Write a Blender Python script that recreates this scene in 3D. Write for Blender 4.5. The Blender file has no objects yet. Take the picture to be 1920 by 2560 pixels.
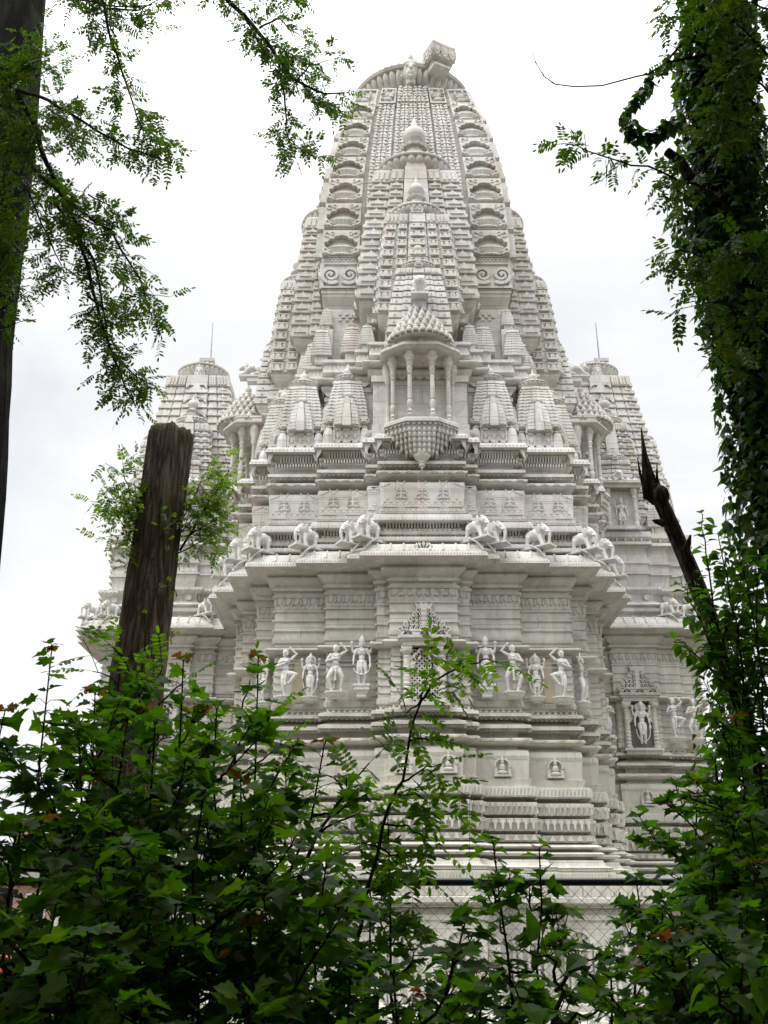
import bpy, bmesh, math, random
from mathutils import Vector, Matrix, noise
R = math.radians
PI = math.pi
C = bpy.context.scene.collection
rng = random.Random(7)

# ------------------------------------------------------------------ camera model used to place things
FPX, PITCH, EYE = 2600.0, 22.3, 1.65
_c, _s = math.cos(R(PITCH)), math.sin(R(PITCH))
def at(u, v, Y):
    """point at depth Y seen in the photograph at (u, v) (photo drawn 1659 px wide)"""
    u *= 1920 / 1659; v *= 1920 / 1659
    x = (u - 960) / FPX; y = (1280 - v) / FPX
    dy = _c - y * _s
    t = Y / dy
    return Vector((x * t, Y, EYE + (_s + y * _c) * t))

# ------------------------------------------------------------------ mesh building
class MB:
    def __init__(self):
        self.v = []; self.f = []; self.M = None
    def add(self, vs, fs):
        n = len(self.v)
        if self.M is not None:
            vs = [tuple(self.M @ Vector(p)) for p in vs]
        self.v.extend([tuple(p) for p in vs])
        self.f.extend([tuple(i + n for i in f) for f in fs])
    def box(self, x0, x1, y0, y1, z0, z1):
        self.add([(x0,y0,z0),(x1,y0,z0),(x1,y1,z0),(x0,y1,z0),(x0,y0,z1),(x1,y0,z1),(x1,y1,z1),(x0,y1,z1)],
                 [(3,2,1,0),(4,5,6,7),(0,1,5,4),(1,2,6,5),(2,3,7,6),(3,0,4,7)])
    def rings(self, rs, cap0=False, cap1=False):
        n = len(rs[0]); vs = [p for r in rs for p in r]; fs = []
        for i in range(len(rs) - 1):
            for j in range(n):
                k = (j + 1) % n
                fs.append((i*n+j, i*n+k, (i+1)*n+k, (i+1)*n+j))
        if cap0: fs.append(tuple(reversed(range(n))))
        if cap1: fs.append(tuple((len(rs)-1)*n + j for j in range(n)))
        self.add(vs, fs)
    def lathe(self, prof, c=(0,0,0), seg=16, sx=1, sy=1, rib=0, ribn=0, a0=0.0):
        rs = []
        for r, z in prof:
            ring = []
            for j in range(seg):
                a = a0 + 2*PI*j/seg
                rr = r
                if rib: rr = r * (1 + rib * (abs(math.cos(a*ribn/2)) - .6))
                ring.append((c[0]+rr*sx*math.cos(a), c[1]+rr*sy*math.sin(a), c[2]+z))
            rs.append(ring)
        self.rings(rs, True, True)
    def tube(self, pts, rad, n=6, cap=True):
        pts = [Vector(p) for p in pts]
        if not isinstance(rad, (list, tuple)): rad = [rad]*len(pts)
        rs = []; up = None
        for i, p in enumerate(pts):
            d = (pts[min(i+1, len(pts)-1)] - pts[max(i-1, 0)])
            if d.length < 1e-9: d = Vector((0,0,1))
            d.normalize()
            if up is None:
                up = d.orthogonal().normalized()
            up = (up - d*up.dot(d))
            if up.length < 1e-6: up = d.orthogonal()
            up.normalize(); w = d.cross(up)
            rs.append([tuple(p + (up*math.cos(2*PI*j/n) + w*math.sin(2*PI*j/n))*rad[i]) for j in range(n)])
        self.rings(rs, cap, cap)
    def ball(self, c, r, seg=10, rg=6, M=None):
        if not isinstance(r, (list, tuple)): r = (r, r, r)
        vs = [(0,0,-1)]; fs = []
        for i in range(1, rg):
            t = PI*i/rg - PI/2
            for j in range(seg):
                a = 2*PI*j/seg
                vs.append((math.cos(t)*math.cos(a), math.cos(t)*math.sin(a), math.sin(t)))
        vs.append((0,0,1)); top = len(vs)-1
        for j in range(seg):
            k = (j+1) % seg
            fs.append((0, 1+k, 1+j))
            for i in range(rg-2):
                fs.append((1+i*seg+j, 1+i*seg+k, 1+(i+1)*seg+k, 1+(i+1)*seg+j))
            fs.append((top, 1+(rg-2)*seg+j, 1+(rg-2)*seg+k))
        out = []
        for p in vs:
            q = Vector((p[0]*r[0], p[1]*r[1], p[2]*r[2]))
            if M is not None: q = M @ q
            out.append(tuple(q + Vector(c)))
        self.add(out, fs)
    def relief(self, o, ux, uz, n, poly, depth):
        """2-D outline extruded from a surface: o + u*ux + w*uz, along n"""
        o = Vector(o); ux = Vector(ux); uz = Vector(uz); n = Vector(n)
        m = len(poly)
        ar = sum(poly[i][0]*poly[(i+1) % m][1] - poly[(i+1) % m][0]*poly[i][1] for i in range(m))
        if (ar > 0) != (ux.cross(uz).dot(n) > 0): poly = list(reversed(poly))
        bk = [tuple(o + ux*a + uz*b) for a, b in poly]
        fr = [tuple(o + ux*a + uz*b + n*depth) for a, b in poly]
        self.add(bk + fr, [tuple(range(m, 2*m))] + [(i, (i+1) % m, m+(i+1) % m, m+i) for i in range(m)])
    def obj(self, name, mat, parent=None, smooth=False, loc=None):
        me = bpy.data.meshes.new(name)
        me.from_pydata(self.v, [], self.f); me.update()
        me.materials.append(mat)
        if smooth:
            me.polygons.foreach_set('use_smooth', [True]*len(me.polygons))
        o = bpy.data.objects.new(name, me); C.objects.link(o)
        if parent is not None: o.parent = parent
        if loc is not None: o.location = loc
        return o

def smooth_by_angle(o, deg=40):
    me = o.data
    me.polygons.foreach_set('use_smooth', [True]*len(me.polygons))
    bm = bmesh.new(); bm.from_mesh(me)
    for e in bm.edges:
        if len(e.link_faces) == 2 and e.calc_face_angle(0) > R(deg): e.smooth = False
    bm.to_mesh(me); bm.free()
    return o

def thing(name, label, cat, loc=(0,0,0), rz=0, group=None):
    o = bpy.data.objects.new(name, None); C.objects.link(o)
    o.empty_display_size = .2
    o.location = loc; o.rotation_euler = (0,0,rz)
    o['label'] = label; o['category'] = cat
    if group: o['group'] = group
    return o
def tag(o, label=None, cat=None, group=None, kind=None):
    if label: o['label'] = label
    if cat: o['category'] = cat
    if group: o['group'] = group
    if kind: o['kind'] = kind
    return o
def copy_tree(o, parent=None):
    c = o.copy(); C.objects.link(c)
    if parent is not None: c.parent = parent
    for ch in list(o.children): copy_tree(ch, c)
    return c

# ------------------------------------------------------------------ materials
def new_mat(name):
    m = bpy.data.materials.new(name); m.use_nodes = True
    nt = m.node_tree; nt.nodes.clear()
    out = nt.nodes.new('ShaderNodeOutputMaterial')
    return m, nt, out
def N(nt, t, **kw):
    n = nt.nodes.new(t)
    for k, v in kw.items():
        if k.startswith('i_'): n.inputs[k[2:].replace('_', ' ')].default_value = v
        else: setattr(n, k, v)
    return n
def ramp(nt, stops):
    r = nt.nodes.new('ShaderNodeValToRGB'); e = r.color_ramp.elements
    while len(e) < len(stops): e.new(.5)
    for i, (p, c) in enumerate(stops):
        e[i].position = p; e[i].color = (*c, 1) if len(c) == 3 else c
    return r
def mixc(nt, fac, a, b, mode='MIX'):
    m = nt.nodes.new('ShaderNodeMix'); m.data_type = 'RGBA'; m.blend_type = mode
    for s, v in ((0, fac), (6, a), (7, b)):
        if hasattr(v, 'is_output'): nt.links.new(v, m.inputs[s])
        elif v is not None: m.inputs[s].default_value = (*v, 1) if isinstance(v, tuple) and len(v) == 3 else v
    return m.outputs[2]

def marble(name, base, vein, stain, stain_amt=.5, low_green=0.0, bump=.25, block=.13):
    m, nt, out = new_mat(name); L = nt.links.new
    geo = N(nt, 'ShaderNodeNewGeometry'); pos = geo.outputs['Position']
    n1 = N(nt, 'ShaderNodeTexNoise', i_Scale=.9, i_Detail=9.0, i_Roughness=.62, i_Distortion=1.6); L(pos, n1.inputs['Vector'])
    r1 = ramp(nt, [(.36, (0,0,0)), (.5, (.8,.8,.8)), (.54, (.25,.25,.25)), (.7, (0,0,0))]); L(n1.outputs[0], r1.inputs[0])
    col = mixc(nt, r1.outputs[0], base, vein)
    # each stone a little different: snapped position -> white noise
    sn = N(nt, 'ShaderNodeVectorMath', operation='SNAP'); L(pos, sn.inputs[0]); sn.inputs[1].default_value = (.83, .9, .42)
    wn = N(nt, 'ShaderNodeTexWhiteNoise', noise_dimensions='3D'); L(sn.outputs[0], wn.inputs[0])
    rb = ramp(nt, [(0, (1-block*1.6, 1-block*1.7, 1-block*1.9)), (1, (1, 1, 1))]); L(wn.outputs[0], rb.inputs[0])
    col = mixc(nt, 1.0, col, rb.outputs[0], 'MULTIPLY')
    # warm weather stains: streaks stretched downwards
    mp = N(nt, 'ShaderNodeMapping'); mp.inputs['Scale'].default_value = (1.5, 1.5, .33); L(pos, mp.inputs[0])
    n2 = N(nt, 'ShaderNodeTexNoise', i_Scale=1.3, i_Detail=7.0, i_Roughness=.7); L(mp.outputs[0], n2.inputs['Vector'])
    r2 = ramp(nt, [(.50, (0,0,0)), (.74, (1,1,1))]); L(n2.outputs[0], r2.inputs[0])
    mm = N(nt, 'ShaderNodeMath', operation='MULTIPLY'); L(r2.outputs[0], mm.inputs[0]); mm.inputs[1].default_value = stain_amt
    col = mixc(nt, mm.outputs[0], col, stain)
    # grey grime streaks
    mp3 = N(nt, 'ShaderNodeMapping'); mp3.inputs['Scale'].default_value = (3.0, 3.0, .25); L(pos, mp3.inputs[0])
    n3 = N(nt, 'ShaderNodeTexNoise', i_Scale=1.7, i_Detail=6.0, i_Roughness=.75); L(mp3.outputs[0], n3.inputs['Vector'])
    r3 = ramp(nt, [(.50, (0,0,0)), (.74, (1,1,1))]); L(n3.outputs[0], r3.inputs[0])
    mm3 = N(nt, 'ShaderNodeMath', operation='MULTIPLY'); L(r3.outputs[0], mm3.inputs[0]); mm3.inputs[1].default_value = .50
    col = mixc(nt, mm3.outputs[0], col, (.36, .345, .31))
    if low_green > 0:      # algae film on the lowest courses
        sep = N(nt, 'ShaderNodeSeparateXYZ'); L(pos, sep.inputs[0])
        mr = N(nt, 'ShaderNodeMapRange', i_From_Min=9.5, i_From_Max=5.0); L(sep.outputs[2], mr.inputs[0])
        n4 = N(nt, 'ShaderNodeTexNoise', i_Scale=2.2, i_Detail=5.0); L(pos, n4.inputs['Vector'])
        m4 = N(nt, 'ShaderNodeMath', operation='MULTIPLY'); L(mr.outputs[0], m4.inputs[0]); L(n4.outputs[0], m4.inputs[1])
        m5 = N(nt, 'ShaderNodeMath', operation='MULTIPLY'); L(m4.outputs[0], m5.inputs[0]); m5.inputs[1].default_value = low_green
        col = mixc(nt, m5.outputs[0], col, (.60, .59, .43))
    # open joints between the stones
    if block:
        br = N(nt, 'ShaderNodeTexBrick', i_Scale=1.0); br.inputs['Brick Width'].default_value = 1.3; br.inputs['Row Height'].default_value = .46; br.inputs['Mortar Size'].default_value = .006
        br.inputs['Color1'].default_value = br.inputs['Color2'].default_value = (1,1,1,1); br.inputs['Mortar'].default_value = (.55,.52,.48,1)
        cx = N(nt, 'ShaderNodeSeparateXYZ'); L(pos, cx.inputs[0]); ad = N(nt, 'ShaderNodeMath', operation='ADD'); L(cx.outputs[0], ad.inputs[0]); L(cx.outputs[1], ad.inputs[1])
        cb = N(nt, 'ShaderNodeCombineXYZ'); L(ad.outputs[0], cb.inputs[0]); L(cx.outputs[2], cb.inputs[1]); L(cb.outputs[0], br.inputs['Vector'])
        col = mixc(nt, 1.0, col, br.outputs[0], 'MULTIPLY')
    b = N(nt, 'ShaderNodeBsdfPrincipled'); L(col, b.inputs['Base Color'])
    b.inputs['Roughness'].default_value = .62
    b.inputs['Specular IOR Level'].default_value = .3
    if bump:
        nb = N(nt, 'ShaderNodeTexNoise', i_Scale=26.0, i_Detail=4.0, i_Roughness=.7); L(pos, nb.inputs['Vector'])
        bp = N(nt, 'ShaderNodeBump', i_Strength=bump, i_Distance=.02); L(nb.outputs[0], bp.inputs['Height'])
        L(bp.outputs[0], b.inputs['Normal'])
    L(b.outputs[0], out.inputs[0])
    return m

def plain(name, col, rough=.6, spec=.3, scale=8.0, var=.25, bump=.2, bscale=40.0, metal=0):
    m, nt, out = new_mat(name); L = nt.links.new
    tc = N(nt, 'ShaderNodeTexCoord')
    n = N(nt, 'ShaderNodeTexNoise', i_Scale=scale, i_Detail=6.0, i_Roughness=.65); L(tc.outputs['Object'], n.inputs['Vector'])
    d = tuple(c*(1-var) for c in col); u = tuple(min(1, c*(1+var)) for c in col)
    r = ramp(nt, [(.3, d), (.7, u)]); L(n.outputs[0], r.inputs[0])
    b = N(nt, 'ShaderNodeBsdfPrincipled'); L(r.outputs[0], b.inputs['Base Color'])
    b.inputs['Roughness'].default_value = rough; b.inputs['Specular IOR Level'].default_value = spec; b.inputs['Metallic'].default_value = metal
    if bump:
        nb = N(nt, 'ShaderNodeTexNoise', i_Scale=bscale, i_Detail=5.0); L(tc.outputs['Object'], nb.inputs['Vector'])
        bp = N(nt, 'ShaderNodeBump', i_Strength=bump, i_Distance=.02); L(nb.outputs[0], bp.inputs['Height']); L(bp.outputs[0], b.inputs['Normal'])
    L(b.outputs[0], out.inputs[0])
    return m

def bark(name, dark, light, vs=(9, 9, 1.6), dist=.05, moss=None, edge=.35):
    m, nt, out = new_mat(name); L = nt.links.new
    tc = N(nt, 'ShaderNodeTexCoord')
    mp = N(nt, 'ShaderNodeMapping'); mp.inputs['Scale'].default_value = vs; L(tc.outputs['Object'], mp.inputs[0])
    n1 = N(nt, 'ShaderNodeTexNoise', i_Scale=1.6, i_Detail=8.0, i_Roughness=.7, i_Distortion=.8); L(mp.outputs[0], n1.inputs['Vector'])
    vo = N(nt, 'ShaderNodeTexVoronoi', feature='DISTANCE_TO_EDGE', i_Scale=1.3)
    nw = N(nt, 'ShaderNodeTexNoise', i_Scale=1.1, i_Detail=4.0); L(mp.outputs[0], nw.inputs['Vector'])
    wv = N(nt, 'ShaderNodeVectorMath', operation='MULTIPLY_ADD'); L(nw.outputs['Color'], wv.inputs[0]); wv.inputs[1].default_value = (1.3, 1.3, .8); L(mp.outputs[0], wv.inputs[2]); L(wv.outputs[0], vo.inputs['Vector'])
    r = ramp(nt, [(.3, dark), (.72, light)]); L(n1.outputs[0], r.inputs[0])
    rv = ramp(nt, [(0, (edge, edge*.93, edge*.88)), (.22, (1,1,1))]); L(vo.outputs[0], rv.inputs[0])
    col = mixc(nt, 1.0, r.outputs[0], rv.outputs[0], 'MULTIPLY')
    if moss:
        nm = N(nt, 'ShaderNodeTexNoise', i_Scale=2.2, i_Detail=4.0); L(tc.outputs['Object'], nm.inputs['Vector'])
        rm = ramp(nt, [(.52, (0,0,0)), (.66, (1,1,1))]); L(nm.outputs[0], rm.inputs[0])
        col = mixc(nt, rm.outputs[0], col, moss)
    b = N(nt, 'ShaderNodeBsdfPrincipled'); L(col, b.inputs['Base Color']); b.inputs['Roughness'].default_value = .9
    b.inputs['Specular IOR Level'].default_value = .15
    ad = N(nt, 'ShaderNodeMath', operation='ADD'); nf = N(nt, 'ShaderNodeTexNoise', i_Scale=60.0, i_Detail=5.0); L(tc.outputs['Object'], nf.inputs['Vector'])
    a2 = N(nt, 'ShaderNodeMath', operation='MULTIPLY'); L(nf.outputs[0], a2.inputs[0]); a2.inputs[1].default_value = .35
    a3 = N(nt, 'ShaderNodeMath', operation='ADD'); L(a2.outputs[0], a3.inputs[0]); L(vo.outputs[0], a3.inputs[1]); L(n1.outputs[0], ad.inputs[0]); L(a3.outputs[0], ad.inputs[1])
    bp = N(nt, 'ShaderNodeBump', i_Strength=.9, i_Distance=dist); L(ad.outputs[0], bp.inputs['Height']); L(bp.outputs[0], b.inputs['Normal'])
    L(b.outputs[0], out.inputs[0])
    return m

def leaf_mat(name, cols, rough=.42, trans=.35, spec=.45):
    """cols: colour stops spread at random over the single leaves of a mesh"""
    m, nt, out = new_mat(name); L = nt.links.new
    geo = N(nt, 'ShaderNodeNewGeometry')
    r = ramp(nt, [(i/max(1, len(cols)-1), c) for i, c in enumerate(cols)]); L(geo.outputs['Random Per Island'], r.inputs[0])
    n = N(nt, 'ShaderNodeTexNoise', i_Scale=30.0, i_Detail=3.0); L(geo.outputs['Position'], n.inputs['Vector'])
    rn = ramp(nt, [(.3, (.72,.75,.7)), (.7, (1.15,1.12,1.05))]); L(n.outputs[0], rn.inputs[0])
    col = mixc(nt, 1.0, r.outputs[0], rn.outputs[0], 'MULTIPLY')
    b = N(nt, 'ShaderNodeBsdfPrincipled'); L(col, b.inputs['Base Color'])
    b.inputs['Roughness'].default_value = rough; b.inputs['Specular IOR Level'].default_value = spec
    t = N(nt, 'ShaderNodeBsdfTranslucent')
    tc = mixc(nt, 1.0, col, (1.5, 1.7, .55), 'MULTIPLY'); L(tc, t.inputs['Color'])
    mx = N(nt, 'ShaderNodeMixShader'); mx.inputs[0].default_value = trans
    L(b.outputs[0], mx.inputs[1]); L(t.outputs[0], mx.inputs[2]); L(mx.outputs[0], out.inputs[0])
    return m

M_ST = marble('carved_marble', (.755,.742,.705), (.60,.595,.575), (.57,.45,.34), .62, .0, .2)
M_LOW = marble('weathered_marble', (.74,.727,.685), (.57,.56,.535), (.58,.53,.41), .55, .32, .2)
M_PLAIN = marble('veined_marble', (.745,.73,.695), (.54,.53,.51), (.62,.49,.38), .65, .0, .12, .05)
M_FIG = marble('statue_marble', (.70,.69,.66), (.66,.655,.635), (.60,.58,.51), .3, .0, .08, 0)
M_OCHRE = plain('ochre_mortar', (.56,.49,.35), .9, .1, 3, .12)
M_NICHE = plain('shaded_niche_stone', (.20,.19,.175), .8, .2, 4, .2)  # dark tone stands in for the shade at the back of a niche
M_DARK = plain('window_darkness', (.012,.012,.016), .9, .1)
M_METAL = plain('rod_metal', (.35,.34,.33), .45, .5, metal=.8)
M_RAIL = plain('green_painted_steel', (.012,.028,.02), .4, .5, bump=.05)
M_WIRE = plain('green_coated_wire', (.03,.042,.036), .45, .4, bump=0)
# ------------------------------------------------------------------ stepped plans and mouldings
def symplan(steps):
    """steps = [(half width, distance)] of one face from the middle outwards; the same on four sides"""
    h, d = zip(*steps)
    face = []
    for i in range(len(steps)-1, -1, -1):
        if i == len(steps)-1: face += [(-h[i], -d[i])]
        else: face += [(-h[i], -d[i+1]), (-h[i], -d[i])]
    right = [(-x, y) for x, y in reversed(face)]
    one = face + right
    pts = []
    for k in range(4):
        c, s = [(1,0),(0,1),(-1,0),(0,-1)][k]
        pts += [(x*c - y*s, x*s + y*c) for x, y in one]
    out = []
    for p in pts:
        if not out or (abs(p[0]-out[-1][0]) + abs(p[1]-out[-1][1])) > 1e-6: out.append(p)
    if abs(out[0][0]-out[-1][0]) + abs(out[0][1]-out[-1][1]) < 1e-6: out.pop()
    # drop collinear
    res = []
    n = len(out)
    for i in range(n):
        a, b, c = out[i-1], out[i], out[(i+1) % n]
        if abs((b[0]-a[0])*(c[1]-b[1]) - (b[1]-a[1])*(c[0]-b[0])) > 1e-6: res.append(b)
    return res
def offset(poly, o):
    n = len(poly); out = []
    for i in range(n):
        a, b, c = poly[i-1], poly[i], poly[(i+1) % n]
        def nm(p, q):
            dx, dy = q[0]-p[0], q[1]-p[1]; l = math.hypot(dx, dy); return (dy/l, -dx/l)
        n0, n1 = nm(a, b), nm(b, c)
        if n0[0]*n1[0] + n0[1]*n1[1] > .9: out.append((b[0]+o*n0[0], b[1]+o*n0[1]))
        else: out.append((b[0]+o*(n0[0]+n1[0]), b[1]+o*(n0[1]+n1[1])))
    return out
ADJ = [lambda z: 0.0]
def crisp(prof, k=1.25, win=.13):
    """deepen the mouldings: push every point away from the local mean of the profile"""
    out = []
    f = lambda z: 0
    zs = [z for o, z in prof]; z0, z1 = zs[0], zs[-1]
    n = int((z1-z0)/.01)+1; smp = []; i = 0
    for q in range(n):
        z = z0 + q*.01
        while i < len(prof)-2 and prof[i+1][1] < z: i += 1
        (a, za), (b, zb) = prof[i], prof[i+1]
        t = 0 if zb-za < 1e-6 else max(0, min(1, (z-za)/(zb-za)))
        smp.append(a + (b-a)*t)
    w = int(win/.01)
    mean = lambda z: (lambda j: sum(smp[max(0,j-w):j+w+1])/len(smp[max(0,j-w):j+w+1]))(min(n-1, int((z-z0)/.01)))
    pts = []
    for o, z in prof:
        d = max(-.105, min(.075, k*(o - mean(z)))); out.append((o+d, z)); pts.append((z, d))
    def adj(z):
        if z <= pts[0][0] or z >= pts[-1][0]: return 0.0
        for (a, x), (b, y) in zip(pts, pts[1:]):
            if a <= z <= b: return x if b-a < 1e-6 else x + (y-x)*(z-a)/(b-a)
        return 0.0
    ADJ[0] = adj
    return out
def loft(mb, poly, prof, top=True, bot=False):
    mb.rings([[(x, y, z) for x, y in offset(poly, o)] for o, z in prof], bot, top)
def edges(poly, o, ymax=1.2, sides=True):
    q = offset(poly, o); res = []
    for i in range(len(q)):
        a, b = q[i], q[(i+1) % len(q)]
        dx, dy = b[0]-a[0], b[1]-a[1]; l = math.hypot(dx, dy); n = (dy/l, -dx/l)
        if n[1] < -.5 or (sides and abs(n[0]) > .5 and (a[1]+b[1])/2 < ymax):
            res.append((Vector((a[0],a[1],0)), Vector((dx/l,dy/l,0)), Vector((n[0],n[1],0)), l))
    return res
UZ = Vector((0,0,1))
def run(mb, poly, o, z, pitch, shape, depth, ymax=1.2, sides=True, margin=.02, minl=.0):
    """repeat a relief outline along every visible edge of a plan"""
    o = o + ADJ[0](z + .012 + max(0, max(q[1] for q in shape))*.4)
    for a, d, n, l in edges(poly, o, ymax, sides):
        if l < minl: continue
        m = max(1, int((l - 2*margin)/pitch)); st = (l - 2*margin)/m
        for k in range(m):
            mb.relief(a + d*(margin + st*(k+.5)) + UZ*z, d, UZ, n, [(x*st, y) for x, y in shape], depth)
TRI = lambda h: [(-.5, 0), (0, -h), (.5, 0)]
def BAR(w, h): return [(-w/2, 0), (w/2, 0), (w/2, h), (-w/2, h)]
def DISC(r, n=8, cx=0, cy=0, sx=1): return [(cx+sx*r*math.cos(2*PI*i/n), cy+r*math.sin(2*PI*i/n)) for i in range(n)]
def ARC(cx, cy, r0, r1, w, a0, a1, n=10):
    """curl: a strip along an arc whose radius runs from r0 to r1"""
    o = []; i_ = []
    for k in range(n+1):
        t = k/n; a = R(a0 + (a1-a0)*t); r = r0 + (r1-r0)*t; ww = w*(1-.5*t)
        o.append((cx+(r+ww/2)*math.cos(a), cy+(r+ww/2)*math.sin(a)))
        i_.append((cx+(r-ww/2)*math.cos(a), cy+(r-ww/2)*math.sin(a)))
    return o + list(reversed(i_))
TREFOIL = [(-.42,0),(-.42,.2),(-.3,.34),(-.2,.3),(-.2,.55),(-.1,.8),(0,.92),(.1,.8),(.2,.55),(.2,.3),(.3,.34),(.42,.2),(.42,0)]

# ------------------------------------------------------------------ round ornaments
def amalaka(mb, c, r, sx=1, sy=1, ribs=34, beads=True):
    mb.lathe([(.50*r,0),(.78*r,.03*r),(.93*r,.12*r),(.97*r,.22*r),(.94*r,.30*r)], c, ribs*4, sx, sy, .085, ribs)
    mb.lathe([(.9*r,.29*r),(1.0*r,.30*r),(1.02*r,.345*r),(.98*r,.39*r),(.86*r,.43*r),(.62*r,.53*r),(.44*r,.60*r),(.40*r,.66*r)], c, 48, sx, sy)
    mb.lathe([(.36*r,.64*r),(.46*r,.69*r),(.47*r,.74*r),(.38*r,.79*r),(.26*r,.83*r)], c, 60, sx, sy, .09, 20)
    if beads:
        for k in range(ribs):
            a = 2*PI*k/ribs
            mb.ball((c[0]+.92*r*sx*math.cos(a), c[1]+.92*r*sy*math.sin(a), c[2]+.415*r), r*.05, 6, 4)
def kalasha(mb, c, r, seg=24):
    mb.lathe([(.62*r,0),(.7*r,.12*r),(.55*r,.3*r),(.52*r,.42*r),(.72*r,.55*r),(.94*r,.85*r),(1.0*r,1.2*r),(.94*r,1.55*r),(.74*r,1.85*r),(.45*r,2.05*r),
              (.38*r,2.15*r),(.40*r,2.25*r),(.30*r,2.5*r),(.15*r,2.95*r),(.05*r,3.3*r),(.005*r,3.45*r)], c, seg)

# ------------------------------------------------------------------ curved spires
class Spire:
    """rect plan with vertical bands; wx, wy: half sizes as functions of z; cy: centre as a function of z"""
    def __init__(self, wx, wy, cx, cy, spec, ps, gd=.9):
        self.gd = gd
        self.wx, self.wy, self.cx, self.cy, self.spec, self.ps = wx, wy, cx, cy, spec, ps
    def pt(self, face, t, z, out=0.0, proud=0.0):
        wx, wy = self.wx(z), self.wy(z); cy = self.cy(z)
        if face == 0: return Vector((self.cx + t*wx, cy - wy - out - proud, z))
        if face == 1: return Vector((self.cx + wx + out + proud, cy + t*wy, z))
        if face == 2: return Vector((self.cx - t*wx, cy + wy + out + proud, z))
        return Vector((self.cx - wx - out - proud, cy - t*wy, z))
    NRM = [Vector((0,-1,0)), Vector((1,0,0)), Vector((0,1,0)), Vector((-1,0,0))]
    def ring(self, z, out, flat=False):
        pts = []; sp = self.spec; g = -self.gd*self.ps
        for f in range(4):
            w = self.wx(z) if f in (0, 2) else self.wy(z)
            e = out/w
            seq = []
            for i in range(len(sp)-1, 0, -1):
                a, b, p = sp[i]
                bb = 1+e if i == len(sp)-1 else b
                gg = 0 if flat else g
                seq += [(-bb, p), (-a, p), (-a+.005, gg), (-sp[i-1][1]-.005, gg)]
            a, b, p = sp[0]
            seq += [(-b, p)]
            seq = seq + [(-t, p) for t, p in reversed(seq)]
            seq = seq[:-1]          # corner belongs to the next face
            for t, p in seq:
                pp = 0 if flat else p*self.ps
                pts.append(tuple(self.pt(f, t, z, out, pp)))
        return pts
    def rows(self, mb, zs, prof, cap=True):
        rs = []
        for i in range(len(zs)-1):
            h = zs[i+1]-zs[i]
            for t, o in prof: rs.append(self.ring(zs[i]+t*h, o))
        rs.append(self.ring(zs[-1], prof[-1][1]))
        mb.rings(rs, True, cap)
    def cell(self, mb, face, t0, t1, z0, z1, poly, depth, out=0, proud=0):
        """outline in the unit square mapped on a patch of the face"""
        n = self.NRM[face]
        pr = proud*self.ps
        m = len(poly)
        P = [self.pt(face, t0+(t1-t0)*u, z0+(z1-z0)*w, out, pr) for u, w in poly]
        ar = sum(poly[i][0]*poly[(i+1) % m][1] - poly[(i+1) % m][0]*poly[i][1] for i in range(m))
        if ar < 0: P.reverse()
        F = [p + n*depth for p in P]
        mb.add([tuple(p - n*.02) for p in P] + [tuple(p) for p in F], [tuple(range(m, 2*m))] + [(i, (i+1) % m, m+(i+1) % m, m+i) for i in range(m)])
def lerp_fn(pts):
    def f(z):
        if z <= pts[0][0]: return pts[0][1]
        for (a, x), (b, y) in zip(pts, pts[1:]):
            if z <= b: return x + (y-x)*(z-a)/(b-a)
        return pts[-1][1]
    return f
def smooth_fn(pts, n=24):
    """monotone smooth curve through a few points (Catmull-Rom sampled)"""
    P = [pts[0]] + list(pts) + [pts[-1]]; out = []
    for i in range(1, len(P)-2):
        for k in range(n):
            t = k/n; r = []
            for c in (0, 1):
                p0, p1, p2, p3 = P[i-1][c], P[i][c], P[i+1][c], P[i+2][c]
                r.append(.5*((2*p1)+(-p0+p2)*t+(2*p0-5*p1+4*p2-p3)*t*t+(-p0+3*p1-3*p2+p3)*t**3))
            out.append(tuple(r))
    out.append(pts[-1])
    return lerp_fn(out)
SPEC5 = [(0, .265, .9), (.295, .59, .45), (.63, 1, 0)]
SPEC_F = [(0, .36, .8), (.40, .64, .5), (.68, 1, .45)]
UNIT = [(0,0),(1,0),(1,1),(0,1)]
HOUR = [(.10,.04),(.90,.04),(.90,.16),(.74,.24),(.64,.55),(.68,.66),(.32,.66),(.36,.55),(.26,.24),(.10,.16)]
def frame(mb, S, face, t0, t1, z0, z1, w, depth, out=0, proud=0):
    dz = w
    for p in ([(0,0),(1,0),(1,dz),(0,dz)], [(0,1-dz),(1,1-dz),(1,1),(0,1)], [(0,dz),(w,dz),(w,1-dz),(0,1-dz)], [(1-w,dz),(1,dz),(1,1-dz),(1-w,1-dz)]):
        S.cell(mb, face, t0, t1, z0, z1, p, depth, out, proud)

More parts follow.
